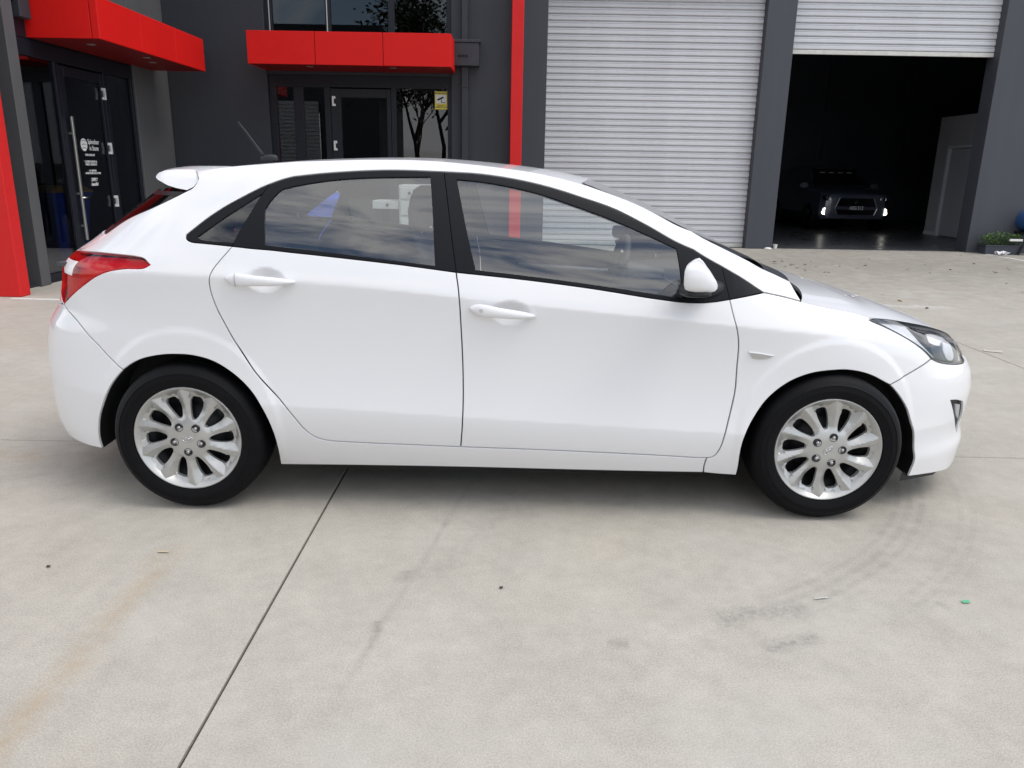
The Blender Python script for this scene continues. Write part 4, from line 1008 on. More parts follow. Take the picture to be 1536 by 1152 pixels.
# spoiler
sec = [(-.163, 1.358), (-.158, 1.368), (-.148, 1.376), (-.12, 1.386), (-.07, 1.3925), (.014, 1.392), (.034, 1.374), (.047, 1.348), (.033, 1.325), (.008, 1.312), (-.05, 1.318), (-.102, 1.328), (-.141, 1.343), (-.156, 1.350)]
secs = []
for q in np.concatenate([[-1.0, -.993], np.linspace(-.97, .97, 27), [.993, 1.0]]):
    k = {1.0: .985, .993: .997}.get(round(abs(q), 3), 1.0); c = np.mean(sec, 0)
    ye = .605
    secs.append([(c[0]+(x-c[0])*k-.10*(1-q*q)*(1 if x < 0 else .5), q*(.602+(1.39-z)*1.0*min(1, max(0, (x+.17)/.19))-.035*min(1, max(0, -x/.16))), c[1]+(z-c[1])*k+.014*(1-q*q)) for x, z in sec])
MB().loft(secs).build('roof_spoiler', M['paint'], car, angle=50)
# antenna
MB().tube([(.002, 0, 1.612), (.045, 0, 1.555), (.100, 0, 1.478), (.116, 0, 1.458)], [.0042, .0046, .0056, .008], 8).build('antenna_mast', M['plastic'], car, smooth=True)
ant = []
for t in np.linspace(0, math.pi, 9):
    x = .140-.042*math.cos(t); r = math.sin(t)**.7
    ant.append([(x-.012*h, .021*r*math.cos(q), 1.449+.020*r*(.75-.25*math.cos(t))*max(0, math.sin(q))+(-.012 if math.sin(q) < 0 else 0)) for h in (0,) for q in np.linspace(0, 2*math.pi, 15)[:-1]])
MB().loft(ant).build('antenna_base', M['plastic'], car, smooth=True)

# door handles
def handle(u0, z0, u1, z1, door, key):
    secs = []
    for t, h, o in ((0, .003, .000), (.03, .010, .006), (.08, .0175, .013), (.16, .0245, .022), (.24, .0255, .027), (.36, .0225, .030), (.5, .0200, .031), (.68, .0180, .029), (.82, .0150, .022), (.93, .010, .011), (1, .003, .001)):
        u = u0+(u1-u0)*t; z = z0+(z1-z0)*t
        p = S(u, z0+(z1-z0)*t); y = -.878-o if key == 'r' else p[1]
        yy = S(np.array([u0, u1]), np.array([z0, z1]))[:, 1]; y = yy[0]+(yy[1]-yy[0])*t-o
        secs.append([(p[0], y+.013*math.cos(a), z+h*math.sin(a)) for a in np.linspace(0, 2*math.pi, 17)[:-1]])
    m = MB().loft(secs); me = m.mesh('door_handle', M['paint'], True); fix_normals(me)
    a = link('door_handle', me, door[0])
    m2 = MB(); m2.V = [(x, -y, z) for x, y, z in m.V]; m2.F = m.F; m2.build('door_handle', M['paint'], door[1], smooth=True)
    # seam between cap and grip
    t = .215; u = u0+(u1-u0)*t; z = z0+(z1-z0)*t; y = yy[0]+(yy[1]-yy[0])*t-.0246
    sm = [[(u+dx, y+.0135*math.cos(q), z+.0255*math.sin(q)) for q in np.linspace(0, 2*math.pi, 17)[:-1]] for dx in (-.0007, .0007)]
    MB().loft(sm).build('handle_seam', M['seam'], door[0], smooth=True)
    if key == 'f':
        MB().lathe([(0, -.0395), (.0065, -.0395), (.0075, -.038), (.0075, -.034)], 20, (u0+.048, yy[0], z0-.003)).build('key_lock', M['chrome'], door[0], angle=40)
handle(*CURVES['handle_r'][0], *CURVES['handle_r'][1], rdoor, 'r')
handle(*CURVES['handle_f'][0], *CURVES['handle_f'][1], fdoor, 'f')

# side repeater
rp = loop_of('rep')
rep = pair('side_repeater', panel([rp], off=.005, gap=0, edge=.003, depth=.006, grid=.006), pbr('repeater_body', (.78, .78, .78), .3), fender)
pair('repeater_lens', panel([ring_shrink(rp, .0035)], off=.0066, gap=0, edge=.001, depth=.002, grid=.006, fn=lambda P: .0012*np.abs((P[:, 0]*220) % 1-.5)), pbr('repeater_grey', (.40, .39, .37), .3), fender)

# door mirrors
def rrect(x, yc, zc, hy, hz, n=24, p=2.8):
    out = []
    for a in np.linspace(0, 2*math.pi, n+1)[:-1]:
        c, s = math.cos(a), math.sin(a)
        out.append((x, yc+hy*math.copysign(abs(c)**(2/p), c), zc+hz*math.copysign(abs(s)**(2/p), s)))
    return out
for k, sg in enumerate((1, -1)):
    secs = []
    for x, zt, zb, hy in ((1.968, 1.092, 1.006, .098), (1.971, 1.098, .999, .103), (1.984, 1.105, .992, .108), (2.005, 1.108, .988, .108), (2.028, 1.098, .987, .102), (2.052, 1.072, .988, .090), (2.074, 1.042, .993, .070), (2.086, 1.024, 1.000, .045), (2.092, 1.014, 1.006, .015)):
        k_ = max(0, 1-(x-1.968)/.11); secs.append([(a+.40*(b+1.0)*k_+.02*k_, sg*b, c) for a, b, c in rrect(x, -1.0, (zt+zb)/2, hy, (zt-zb)/2, p=3.6)])
    mm = MB().loft(secs).build('door_mirror', M['paint'], fdoor[k], smooth=True)
    MB().loft([[(a+.40*(b+1.0)+.02, sg*b, c) for a, b, c in rrect(xx, -1.0, 1.049, hy, hz, p=3.6)] for xx, hy, hz in ((1.9685, .092, .040), (1.966, .090, .039))]).build('mirror_glass', M['chrome'], fdoor[k])
    foot = []
    for y, x0, x1, z0, z1 in ((-.80, 1.985, 2.20, .935, 1.02), (-.84, 1.985, 2.16, .940, .995), (-.875, 1.982, 2.11, .947, .985), (-.93, 1.968, 2.085, .957, .992), (-1.02, 1.964, 2.072, .966, .998), (-1.085, 1.97, 2.05, .978, .996)):
        foot.append([(x0+(x1-x0)*(.5+.5*math.copysign(abs(math.cos(a))**.7, math.cos(a))), sg*y, (z0+z1)/2+(z1-z0)/2*math.copysign(abs(math.sin(a))**.7, math.sin(a))) for a in np.linspace(0, 2*math.pi, 21)[:-1]])
    MB().loft(foot).build('mirror_foot', M['plastic'], fdoor[k], smooth=True)

# wheels ------------------------------------------------------------
TR = .316
def tyre_profile():
    return [(.222, .004), (.226, -.006), (.236, -.010), (.256, -.0145), (.2565, -.0160), (.260, -.0160), (.2605, -.0145), (.278, -.012), (.279, -.0133), (.281, -.0133), (.282, -.0115), (.292, -.006), (.300, .002), (.3075, .012), (.313, .024), (.3155, .040),
            (.316, .060), (.3162, .064), (.308, .065), (.308, .072), (.3165, .073), (.3168, .100), (.308, .101), (.308, .109), (.3168, .110), (.3165, .137), (.308, .138), (.308, .145), (.316, .146), (.3155, .170), (.313, .186), (.3, .208), (.28, .216), (.24, .214), (.222, .2)]
tyre_me = MB().lathe(tyre_profile(), 96).mesh('tyre', M['rubber'], True); fix_normals(tyre_me); tyre_me.set_sharp_from_angle(angle=math.radians(35))
# hub cap: dished disc, ten blades with swept openings between them and a sloped rim
def wheel_cap(ang0):
    NSP = 10; R1 = .2205; pit = 2*math.pi/NSP
    def skew(r): return .12*np.clip((r-.07)/.15, 0, 1)**1.2
    def hwid(r): return np.interp(r, [.083, .087, .095, .11, .13, .15, .17, .183], [.02, .080, .125, .155, .170, .165, .145, .100])
    holes = []; lines = []
    for k in range(NSP):
        c0 = pit*(k+.5); r0 = .084 if k % 2 else .089; wide = 1.0 if k % 2 else .94
        rr = np.concatenate([r0+np.array([.0, .0012, .004, .009]), np.linspace(.106, .176, 9), [.180, .1825]])
        hw = hwid(rr-(r0-.083)*.6)*wide; hw[0] = .001; hw[-1] *= .75
        L = [(r, c0+skew(r)-w) for r, w in zip(rr, hw)]; Rr = [(r, c0+skew(r)+w) for r, w in zip(rr, hw)]
        outer = [(.1835, c0+skew(.1835)+t) for t in np.linspace(-.06, .06, 4)*wide]
        holes.append(np.array([(r*math.cos(t+ang0), r*math.sin(t+ang0)) for r, t in L+outer+Rr[::-1][:-1]]))
        for sgn in (-1, 1):        # blade edges across the rim slope: a high and a low line 2.5 mm apart
            for dr, tag_ in ((0.0, 1), (-.012, 0)):
                lines.append(np.array([(r*math.cos(t+ang0), r*math.sin(t+ang0)) for r in np.linspace(.1855, .2155, 6) for t in [c0+skew(r)+sgn*(np.interp(r, [.183, .216], [.168, .135])+dr)]]))
    out = np.array([(R1*math.cos(t), R1*math.sin(t)) for t in np.linspace(0, 2*math.pi, 181)[:-1]])
    loops = [out]+[h if area(h) < 0 else h[::-1] for h in holes]
    G = np.stack(np.meshgrid(np.arange(-.22, .22, .006), np.arange(-.22, .22, .006)), -1).reshape(-1, 2)
    G = np.vstack([G[inside(G, loops)], [(.2165*math.cos(t), .2165*math.sin(t)) for t in np.linspace(0, 2*math.pi, 121)[:-1]]])
    ln = np.vstack(lines); bnd = np.vstack(loops)
    allb = np.vstack([bnd, ln])
    d = ((G[:, None]-allb[None])**2).sum(-1).min(1); G = G[d > .0024**2]
    pts = np.vstack([bnd, ln, G]); edges = []; b = 0
    for p in loops:
        edges += [(b+i, b+(i+1) % len(p)) for i in range(len(p))]; b += len(p)
    for p in lines:
        edges += [(b+i, b+i+1) for i in range(len(p)-1)]; b += len(p)
    r = delaunay_2d_cdt([Vector(p) for p in pts], edges, [], 0, 1e-7, True)
    P = np.array([tuple(v) for v in r[0]]); T = np.array([f for f in r[2] if len(f) == 3]); T = T[inside(P[T].mean(1), loops)]
    def H(P):
        rr = np.hypot(P[:, 0], P[:, 1]); th = np.arctan2(P[:, 1], P[:, 0])-ang0-skew(rr)
        ph = (th/pit+.5) % 1-.5             # 0 on the middle of a blade, +-.5 in the middle of an opening
        f = np.clip((rr-.08)/.06, 0, 1)
        tw = np.where(ph > -.02, -(ph+.02)*.080, (ph+.02)*.034)*f
        hub = -.010*np.clip((rr-.045)/.055, 0, 1)**1.3+.006*np.clip((rr-.10)/.10, 0, 1)
        ao = (.5-np.abs(ph))*pit           # angle from the middle of the opening
        dep = np.where((ao < np.interp(rr, [.183, .216], [.168, .135])-.006) & (rr > .175), -.017*np.clip((.2165-rr)/.034, 0, 1), 0)
        low = np.where(dep < 0, -tw*.9, 0)
        edge_dn = -.006*np.clip((rr-.2165)/.004, 0, 1)
        return .004+hub+tw+low+dep+edge_dn
    V = [(x, -h, z) for (x, z), h in zip(P, H(P))]
    F = [tuple(t) for t in T]; base = len(V)
    for p in loops[1:]:
        h = H(p); k = len(p); c = p.mean(0); q = c+(p-c)*.95
        V += [(x, -hh, z) for (x, z), hh in zip(p, h)]+[(x, -hh+.013, z) for (x, z), hh in zip(q, h)]
        F += [(base+i, base+(i+1) % k, base+k+(i+1) % k, base+k+i) for i in range(k)]; base += 2*k
    me = mesh('hub_cap', V, F, M['silver'], True); fix_normals(me); me.set_sharp_from_angle(angle=math.radians(26))
    return me
ring_me = MB().lathe([(.2235, .004), (.2225, -.003), (.2190, -.0055), (.2165, -.003), (.190, .018), (.186, .045)], 96).mesh('rim_ring', M['silver'], True)
disc_me = MB().lathe([(.0, .05), (.07, .05), (.075, .062), (.13, .062), (.13, .075), (.205, .078), (.215, .02)], 64).mesh('brake_disc', M['steel'], True)
nutcup = MB().lathe([(.0, -.0022), (.0150, -.0022), (.0158, -.0044), (.0172, -.0044), (.0180, .003)], 24).mesh('nut_recess', M['hl_black'], True)
nut = MB().lathe([(.0, -.0100), (.004, -.0096), (.0070, -.0074), (.0080, -.0035), (.0080, .0)], 12).mesh('wheel_nut', M['nut'], True)
def emblem_mesh():
    m = MB()
    ring = []
    for t in np.linspace(0, 2*math.pi, 33):
        ring.append((.022*math.cos(t), -.0015, .0125*math.sin(t)))
    m.tube(ring, .0011, 6, False)
    for sx in (-1, 1):
        m.tube([(sx*.008-.004, -.0015, -.008), (sx*.008, -.0018, 0), (sx*.008+.004, -.0015, .008)], .0016, 6)
    m.tube([(-.008, -.0018, -.0015), (0, -.0018, 0.001), (.008, -.0018, .0015)], .0014, 6)
    return m.mesh('wheel_emblem', M['chrome'], True)
emb = emblem_mesh()
D_ = math.radians
for (wx, sg, ang, nang, eang, y) in ((-.006, 1, D_(16), D_(51), 0, -.866), (2.65, 1, D_(10), D_(2), D_(38), -.866), (0, -1, .3, .1, .4, .866), (2.65, -1, .7, .5, .9, .866)):
    w = link('wheel', tyre_me, car, (wx, y, TR), (0, 0, 0 if sg > 0 else math.pi))
    cap = link('hub_cap', wheel_cap(ang), w)
    link('rim_ring', ring_me, w); link('brake_disc', disc_me, w)
    for k in range(5):
        a = nang+2*math.pi*k/5
        link('nut_recess', nutcup, w, (.058*math.cos(a), -.0010, .058*math.sin(a))); link('wheel_nut', nut, w, (.058*math.cos(a), -.0005, .058*math.sin(a)))
    link('wheel_emblem', emb, w, (0, -.004, 0), (0, -eang, 0))
# black inner lips of the four wheel openings
for names in (('arch_r1', 'arch_r2'), ('arch_f1', 'arch_f2')):
    q = np.vstack([spline(CURVES[c], .012) for c in names]); c0 = np.array([0.0 if names[0] == 'arch_r1' else 2.65, .318])
    d = S(q[:, 0], q[:, 1]); rad = d[:, [0, 2]]-c0; rad /= np.linalg.norm(rad, axis=1, keepdims=True)
    for sg in (1, -1):
        P = []
        for dy, dr in ((.007, .0016), (.05, .003), (.16, .006)):
            e = d.copy(); e[:, 1] += dy; e[:, 0] += rad[:, 0]*dr; e[:, 2] += rad[:, 1]*dr; e[:, 1] *= sg; P.append(e)
        MB().grid(np.array(P)).build('arch_lip', M['under'], car, smooth=True)
# wheel housings and underbody
for wx in (0, 2.65):
    for sg in (1, -1):
        P = []
        for a in np.linspace(-.34, math.pi+.34, 29):
            r = .400
            P.append([(wx+r*math.cos(a)*(1 if t < 3 else .1), sg*(-.70+.06*t if t < 3 else -.45), .318+r*math.sin(a)*(1 if t < 3 else .1)) for t in range(4)])
        MB().grid(np.array(P)).build('wheel_housing', M['under'], car)
ub = MB().box(-.64, -.43, -.46, .46, .22, .42, .03).box(-.40, 3.0, -.55, .55, .17, .40, .03).box(.50, 2.18, -.765, .765, .150, .40, .02).box(2.9, 3.25, -.46, .46, .17, .45, .03)
ub.build('underbody', M['under'], car)
MB().box(2.20, 3.0, -.50, .50, .40, .78, .03).build('engine_bay', M['under'], car)
MB().tube([(-.45, .35, .26), (-.72, .35, .26)], .03, 12).build('exhaust_pipe', M['steel'], car, smooth=True)

# cabin -------------------------------------------------------------
MB().box(.43, 2.21, -.74, .74, .40, .44).build('cabin_floor', M['cabin'], car)
MB().box(2.21, 2.24, -.74, .74, .42, .92).build('bulkhead', M['cabin'], car)
MB().loft([[(x, y, z) for x, z in ((1.95, .55), (1.90, .72), (1.93, .86), (2.02, .915), (2.22, .93), (2.42, .94), (2.42, .60))] for y in (-.74, -.70, .70, .74)]).build('dashboard', M['cabin'], car)
MB().loft([[(x, y, z) for x, z in ((1.80, .93), (1.87, .975), (1.98, .975), (2.06, .93), (1.98, .90))] for y in (-.55, -.50, -.24, -.19)]).build('instrument_hood', M['cabin'], car)
def seat(y, x0=1.02):
    s = MB()
    s.loft([[(x, y+yy*w, z) for yy, w, z in ((-.25, 1, z0), (-.25, 1, z1), (-.12, 1, z1-.03), (.12, 1, z1-.03), (.25, 1, z1), (.25, 1, z0))] for x, z0, z1 in ((x0+.05, .46, .60), (x0+.2, .46, .61), (x0+.5, .48, .66), (x0+.55, .50, .62))])
    st = link('front_seat', s.mesh('front_seat', M['fabric'], False), car); fix_normals(st.data)
    b = MB(); rows = []
    for t in np.linspace(0, 1, 10):
        zc = .58+.56*t; xc = x0+.12-.20*t; w = .25*(1-.22*t**3); d = .075-.02*t
        rows.append([(xc+d*math.copysign(abs(math.cos(a))**.6, math.cos(a)), y+w*math.copysign(abs(math.sin(a))**.6, math.sin(a)), zc+.0*a) for a in np.linspace(0, 2*math.pi, 25)[:-1]])
    b.loft(rows).build('seat_back', M['fabric'], st, smooth=True)
    h = MB(); rows = []
    for t, w, d in ((0, .09, .035), (.12, .118, .052), (.4, .128, .060), (.7, .122, .056), (.9, .105, .045), (1, .07, .02)):
        rows.append([(x0-.105+d*math.cos(a)+(.02*t), y+w*math.copysign(abs(math.sin(a))**.6, math.sin(a)), 1.155+.185*t) for a in np.linspace(0, 2*math.pi, 25)[:-1]])
    h.loft(rows).build('headrest', M['fabric'], st, smooth=True)
    MB().tube([(x0-.095, y-.06, 1.06), (x0-.095, y-.06, 1.18)], .006, 8).tube([(x0-.095, y+.06, 1.06), (x0-.095, y+.06, 1.18)], .006, 8).build('headrest_post', M['chrome'], st, smooth=True)
seat(-.37); seat(.37)
rs = MB().loft([[(x, y, z) for x, z in ((.02, .44), (.05, .60), (.30, .66), (.52, .64), (.55, .48))] for y in (-.66, -.60, .60, .66)])
rs.loft([[(x, y, z) for x, z in ((-.02, .55), (.12, .60), (-.05, 1.06), (-.14, 1.08), (-.20, 1.02))] for y in (-.66, -.62, .62, .66)])
rso = rs.build('rear_seat', M['fabric'], car)
for y in (-.40, 0, .40):
    rows = [[(-.125+d*math.cos(a), y+w*math.copysign(abs(math.sin(a))**.6, math.sin(a)), 1.05+.13*t) for a in np.linspace(0, 2*math.pi, 21)[:-1]] for t, w, d in ((0, .09, .03), (.2, .12, .045), (.7, .115, .045), (1, .07, .02))]
    MB().loft(rows).build('headrest', M['fabric'], rso, smooth=True)
MB().box(-.62, -.16, -.58, .58, .985, 1.0).build('parcel_shelf', M['cabin'], car)
# steering wheel
sw = MB(); cx, cy, cz = 1.80, -.37, .965; tilt = math.radians(24)
pts = []
for a in np.linspace(0, 2*math.pi, 41):
    r = .185; v = r*math.sin(a); pts.append((cx+v*math.sin(tilt)*-1*-1*.45, cy+r*math.cos(a), cz+v*.9))
sw.tube(pts, .016, 10, False)
sw.tube([(cx, cy-.18, cz), (cx+.03, cy, cz), (cx, cy+.18, cz)], .017, 8).tube([(cx+.03, cy, cz), (cx-.07, cy, cz-.16)], .017, 8)
sw.lathe([(0, -.005), (.06, 0), (.07, .02), (.06, .05), (.03, .2)], 20, (cx+.01, cy, cz), 'x')
sw.build('steering_wheel', M['cabin'], car, smooth=True)
MB().tube([(1.36, .742, .868), (1.70, .742, .852), (1.98, .742, .838)], .011, 8).build('door_pull', M['hl_silver'], fdoor[1], smooth=True)
MB().tube([(1.36, -.742, .868), (1.70, -.742, .852), (1.98, -.742, .838)], .011, 8).build('door_pull', M['hl_silver'], fdoor[0], smooth=True)
# inside mirror
MB().loft([[(x, y, z) for x, y, z in rrect(xx, -.02, 1.215, hy, hz, 20)] for xx, hy, hz in ((1.835, .10, .028), (1.84, .115, .036), (1.855, .118, .038), (1.87, .10, .03))]).tube([(1.86, -.02, 1.23), (1.90, -.02, 1.29)], .01, 8).build('rear_view_mirror', M['cabin'], car, angle=40)
# ------------------------------------------------------------------ dark SUV in the bay
suv = thing('dark_suv', 'dark suv with lit running lights parked inside the open bay', 'car', (9.93, 16.15, 0))
M['suv_paint'] = pbr('dark_blue_paint', (.045, .055, .080), .3, coat=1.0)
M['drl'] = emit('running_light', (1.0, .97, .86), 3.2)
secs = []
for y, zb, zt, hw, hr in ((0.0, .42, .86, .62, .55), (.03, .34, .93, .76, .66), (.18, .30, 1.0, .86, .76), (.6, .30, 1.06, .89, .78), (1.15, .32, 1.13, .89, .76), (1.75, .32, 1.58, .89, .60), (2.2, .32, 1.66, .89, .58), (3.2, .32, 1.64, .88, .58), (3.9, .34, 1.50, .87, .60), (4.2, .40, 1.1, .84, .66), (4.3, .5, .95, .74, .55)):
    zm = min(zt-.05, 1.03)
    half = [(hw*.9, zb), (hw, zb+.12), (hw, .75 if zt > .95 else (zb+zt)/2), (hw*.965, zm), (hr+.02, zt-.03), (hr-.06, zt)]
    secs.append([(-x, y, z) for x, z in half]+[(x, y, z) for x, z in half[::-1]])
MB().loft(secs).build('body', M['suv_paint'], suv, smooth=False, angle=28)
MB().add([(-.70, 1.12, 1.135), (.70, 1.12, 1.135), (.56, 1.70, 1.56), (-.56, 1.70, 1.56)], [(0, 1, 2, 3)]).build('windscreen', M['gloss_black'], suv)
rf_ = MB()
for k in range(4):
    x0 = -.44+.24*k
    rf_.add([(x0, 1.62, 1.512), (x0+.17, 1.62, 1.512), (x0+.15, 1.655, 1.538), (x0+.02, 1.655, 1.538)], [(0, 1, 2, 3)])
rf_.build('windscreen_reflection', pbr('reflection_strip', (.36, .34, .27), .6), suv, loc=(0, -.112, -.062))  # yellowish strips painting reflections in the upper windscreen
MB().prism([(-.42, .84), (.42, .84), (.52, .60), (.46, .44), (-.46, .44), (-.52, .60)], 'y', -.03, .05).build('grille', M['gloss_black'], suv)
MB().box(-.50, .50, -.045, .0, .56, .64, .01).build('grille_bar', M['suv_paint'], suv)
for sx in (-1, 1):
    MB().tube([(sx*.43, -.04, .85), (sx*.53, -.045, .60), (sx*.47, -.04, .43)], .012, 6).build('grille_trim', M['nut'], suv)
    h = MB().loft([[(sx*x, y, z) for x, z in ((.47, .84), (.52, .76), (.80, .79), (.84, .90), (.70, .90))] for y in (.02, .10)]).build('headlight', M['gloss_black'], suv)
    for cx, r in ((.58, .045), (.70, .055)):
        MB().lathe([(r-.012, .0), (r, -.006), (r, .02)], 18, (sx*cx, .005, .835)).build('lamp_ring', M['chrome'], h)
    MB().loft([[(sx*(.76+.045*math.cos(a)+(.02 if a < 0 else 0)), y, .515+.08*math.sin(a)) for a in np.linspace(-1.5, 1.5, 9)]+[(sx*(.755+.012*math.cos(a)), y, .515+.085*math.sin(a)) for a in np.linspace(1.4, -1.4, 7)] for y in (-.005, .06)]).build('running_light', M['drl'], suv)
    MB().loft([[(sx*(.93+.11*math.cos(a)), y, 1.13+.07*math.sin(a)) for a in np.linspace(0, 2*math.pi, 13)[:-1]] for y in (1.18, 1.24, 1.32)]).build('door_mirror', M['suv_paint'], suv)
    for y in (.85, 3.4):
        MB().lathe([(.20, .0), (.21, -.02), (.34, -.02), (.35, .02), (.35, .2), (.2, .2)], 28, (sx*.87, y, .35), 'x').build('wheel', M['rubber'], suv)
for a in (90, 210, 330):
    t = math.radians(a); c, s = math.cos(t), math.sin(t); L = .048
    pts = [(L*.0, 0), (L*.5*c-.42*L*s, .5*L*s+.42*L*c), (L*c, L*s), (L*.5*c+.42*L*s, .5*L*s-.42*L*c)]
    MB().prism([(x, .745+z) for x, z in pts], 'y', -.05, -.035).build('emblem_diamond', M['chrome'], suv)
np_ = MB().box(-.19, .19, -.062, -.05, .545, .66, .004).build('number_plate', pbr('plate_dark', (.03, .03, .034), .4), suv)
text('AEG 512', .115, suv, (9.93, 16.15-.0635, .603), (math.pi/2, 0, 0), pbr('plate_text', (.75, .75, .75), .5), 'plate_text', bold=.002, xs=.82)

# ------------------------------------------------------------------ small things in the yard
pb = thing('planter_box', 'low dark planter trough of green leafy plants by the right pillar', 'planter', (10.60, 11.06, 0))
MB().loft([[(-.33-o, -.12-o, z), (.33+o, -.12-o, z), (.33+o, .12+o, z), (-.33-o, .12+o, z)] for z, o in ((0, 0), (.15, .012), (.155, .022), (.18, .024), (.18, .005), (.12, .0))]).build('trough', pbr('planter_plastic', (.045, .05, .065), .5), pb)
MB().box(-.33, .33, -.12, .12, .12, .15).build('soil', pbr('soil', (.03, .02, .012), .9), pb)
lf = MB()
for i in range(1150):
    x, y = random.uniform(-.36, .36), random.uniform(-.14, .14); h = .15+random.random()**.8*.26*(1-.25*abs(x)/.36)
    a = random.uniform(0, 6.28); t = random.uniform(-.3, .9); L = random.uniform(.03, .055); wd = L*.42
    d = Vector((math.cos(a)*math.cos(t), math.sin(a)*math.cos(t), math.sin(t))); s = Vector((-math.sin(a), math.cos(a), 0)); p = Vector((x, y, h))
    lf.add([p, p+d*L*.5+s*wd*.5, p+d*L, p+d*L*.5-s*wd*.5], [(0, 1, 2, 3)])
fo = lf.build('foliage', pbr('leaf_green', (.075, .16, .022), .5, var=.35, vscale=30), pb, fix=False)
fo['kind'] = 'stuff'
st = MB()
for i in range(40):
    x, y = random.uniform(-.33, .33), random.uniform(-.11, .11)
    st.tube([(x, y, .14), (x+random.uniform(-.03, .03), y+random.uniform(-.03, .03), .3)], .003, 4)
st.build('stems', pbr('stem', (.05, .08, .02), .7), pb)['kind'] = 'stuff'
pp = MB(); n_ = 9
P = np.zeros((n_, n_, 3))
for i in range(n_):
    for j in range(n_):
        u, v = i/(n_-1)-.5, j/(n_-1)-.5
        P[i, j] = (u*.22, v*.16, .012+.05*abs(math.sin(u*5+v*3))+.03*math.sin(v*9+u*2)*.5+.02)
pp.grid(P).build('crumpled_paper', pbr('paper', (.75, .75, .77), .8), None, fix=True, loc=(10.42, 10.66, 0), rot=(0, 0, .4))
tag(bpy.data.objects['crumpled_paper'], 'crumpled white paper lying in front of the planter trough', 'litter')
brl = thing('blue_barrel', 'blue rounded barrel on dark legs at the right edge', 'barrel', (11.15, 11.0, 0))
MB().lathe([(0, -.02), (.15, -.02), (.20, .0), (.215, .03), (.215, .06), (.225, .07), (.225, .09), (.215, .10), (.215, .55), (.2, .6), (0, .6)], 40, (.0, -.2, .62)).build('drum', pbr('barrel_blue', (.02, .075, .22), .3, coat=.5), brl, angle=40)
lg = MB()
for x in (-.20, .20):
    for y in (-.1, .3): lg.tube([(x*1.35, y, 0), (x*.6, y, .45)], .02, 8)
lg.box(-.2, .2, -.12, .32, .38, .42)
lg.build('stand', M['plastic'], brl)
MB().box(-.50, -.26, -.14, -.10, .26, .30, .004).build('side_bar', M['white_print'], brl)
MB().tube([(-.26, -.12, .28), (-.1, -.12, .40)], .012, 6).build('side_arm', M['plastic'], brl)
# wheelie bin inside the wing
def bin_(loc, rz, label, lidmat):
    b = thing('wheelie_bin', label, 'bin', loc, rz)
    MB().loft([[(-w, -d, z), (w, -d, z), (w, d, z), (-w, d, z)] for z, w, d in ((.05, .22, .25), (.95, .28, .34), (.96, .31, .37), (1.0, .31, .37))]).build('bin_body', M['blue_bin'], b)
    MB().loft([[(-w, -d, z), (w, -d, z), (w, d, z), (-w, d, z)] for z, w, d in ((1.002, .315, .38), (1.03, .31, .375), (1.08, .24, .30))]).build('bin_lid', lidmat, b)
    for s in (-1, 1): MB().lathe([(0, 0), (.1, 0), (.1, .05), (0, .05)], 20, (s*.22-(.025), .27, .1), 'x').build('bin_wheel', M['rubber'], b)
    return b
bin_((-4.92, 6.80, .012), 1.2, 'blue bin with yellow lid behind the glass of the left wing', M['yellow_lid'])
bin_((-1.12, 6.10, 0), .2, 'blue bin standing in the yard, seen through the rear side windows of the car', M['blue_bin'])
M['cabinet'] = pbr('cabinet_white', (.42, .43, .42), .5, var=.06)
# white drawer cabinet behind the car
cb = thing('drawer_cabinet', 'white drawer cabinet with side shelf, seen through the rear door window of the car', 'cabinet', (-.02, 6.10, 0))
MB().box(-.12, .30, -.02, .5, .06, 1.20, .01).build('carcass', M['cabinet'], cb)
for k, (za, zb) in enumerate(((.10, .62), (.65, .80), (.83, 1.0), (1.03, 1.17))):
    d = MB().box(-.10, .28, -.045, -.022, za, zb, .006).build('drawer', M['cabinet'], cb)
    MB().lathe([(0, -.035), (.016, -.03), (.02, -.018), (.008, -.008), (.008, .0)], 14, (0.02, -.045, (za+zb)/2)).build('knob', M['plastic'], d)
MB().box(-.46, -.125, .0, .45, .90, 1.0, .006).build('side_shelf', M['cabinet'], cb)
MB().lathe([(0, -.035), (.016, -.03), (.02, -.018), (.008, -.008), (.008, .0)], 14, (-.27, 0, .95)).build('knob', M['plastic'], cb)
MB().box(-.45, -.42, .0, .45, 0, .898).build('side_leg', M['plastic'], cb)
MB().box(-.12, .30, 0, .5, 0, .058).build('plinth', M['plastic'], cb)
tub = MB().lathe([(0, 0), (.035, 0), (.045, .07), (.048, .07), (.048, .078), (.038, .078), (.03, .02)], 20, (0, 0, 0), 'z').build('plastic_tub', M['white_print'], None, angle=40, loc=(6.43, 11.42, .0))
tag(tub, 'small white plastic tub at the foot of the column beside the dark bay', 'tub')
stn = MB().loft([[(.05*r*math.cos(a)*1.6, .05*r*math.sin(a), z) for a in np.linspace(0, 2*math.pi, 11)[:-1]] for z, r in ((0, .9), (.012, 1), (.03, .75), (.038, .3))]).build('pale_stone', M['white_print'], None, smooth=True, loc=(6.22, 11.19, .001))
tag(stn, 'pale stone lying against the foot of the column', 'stone')
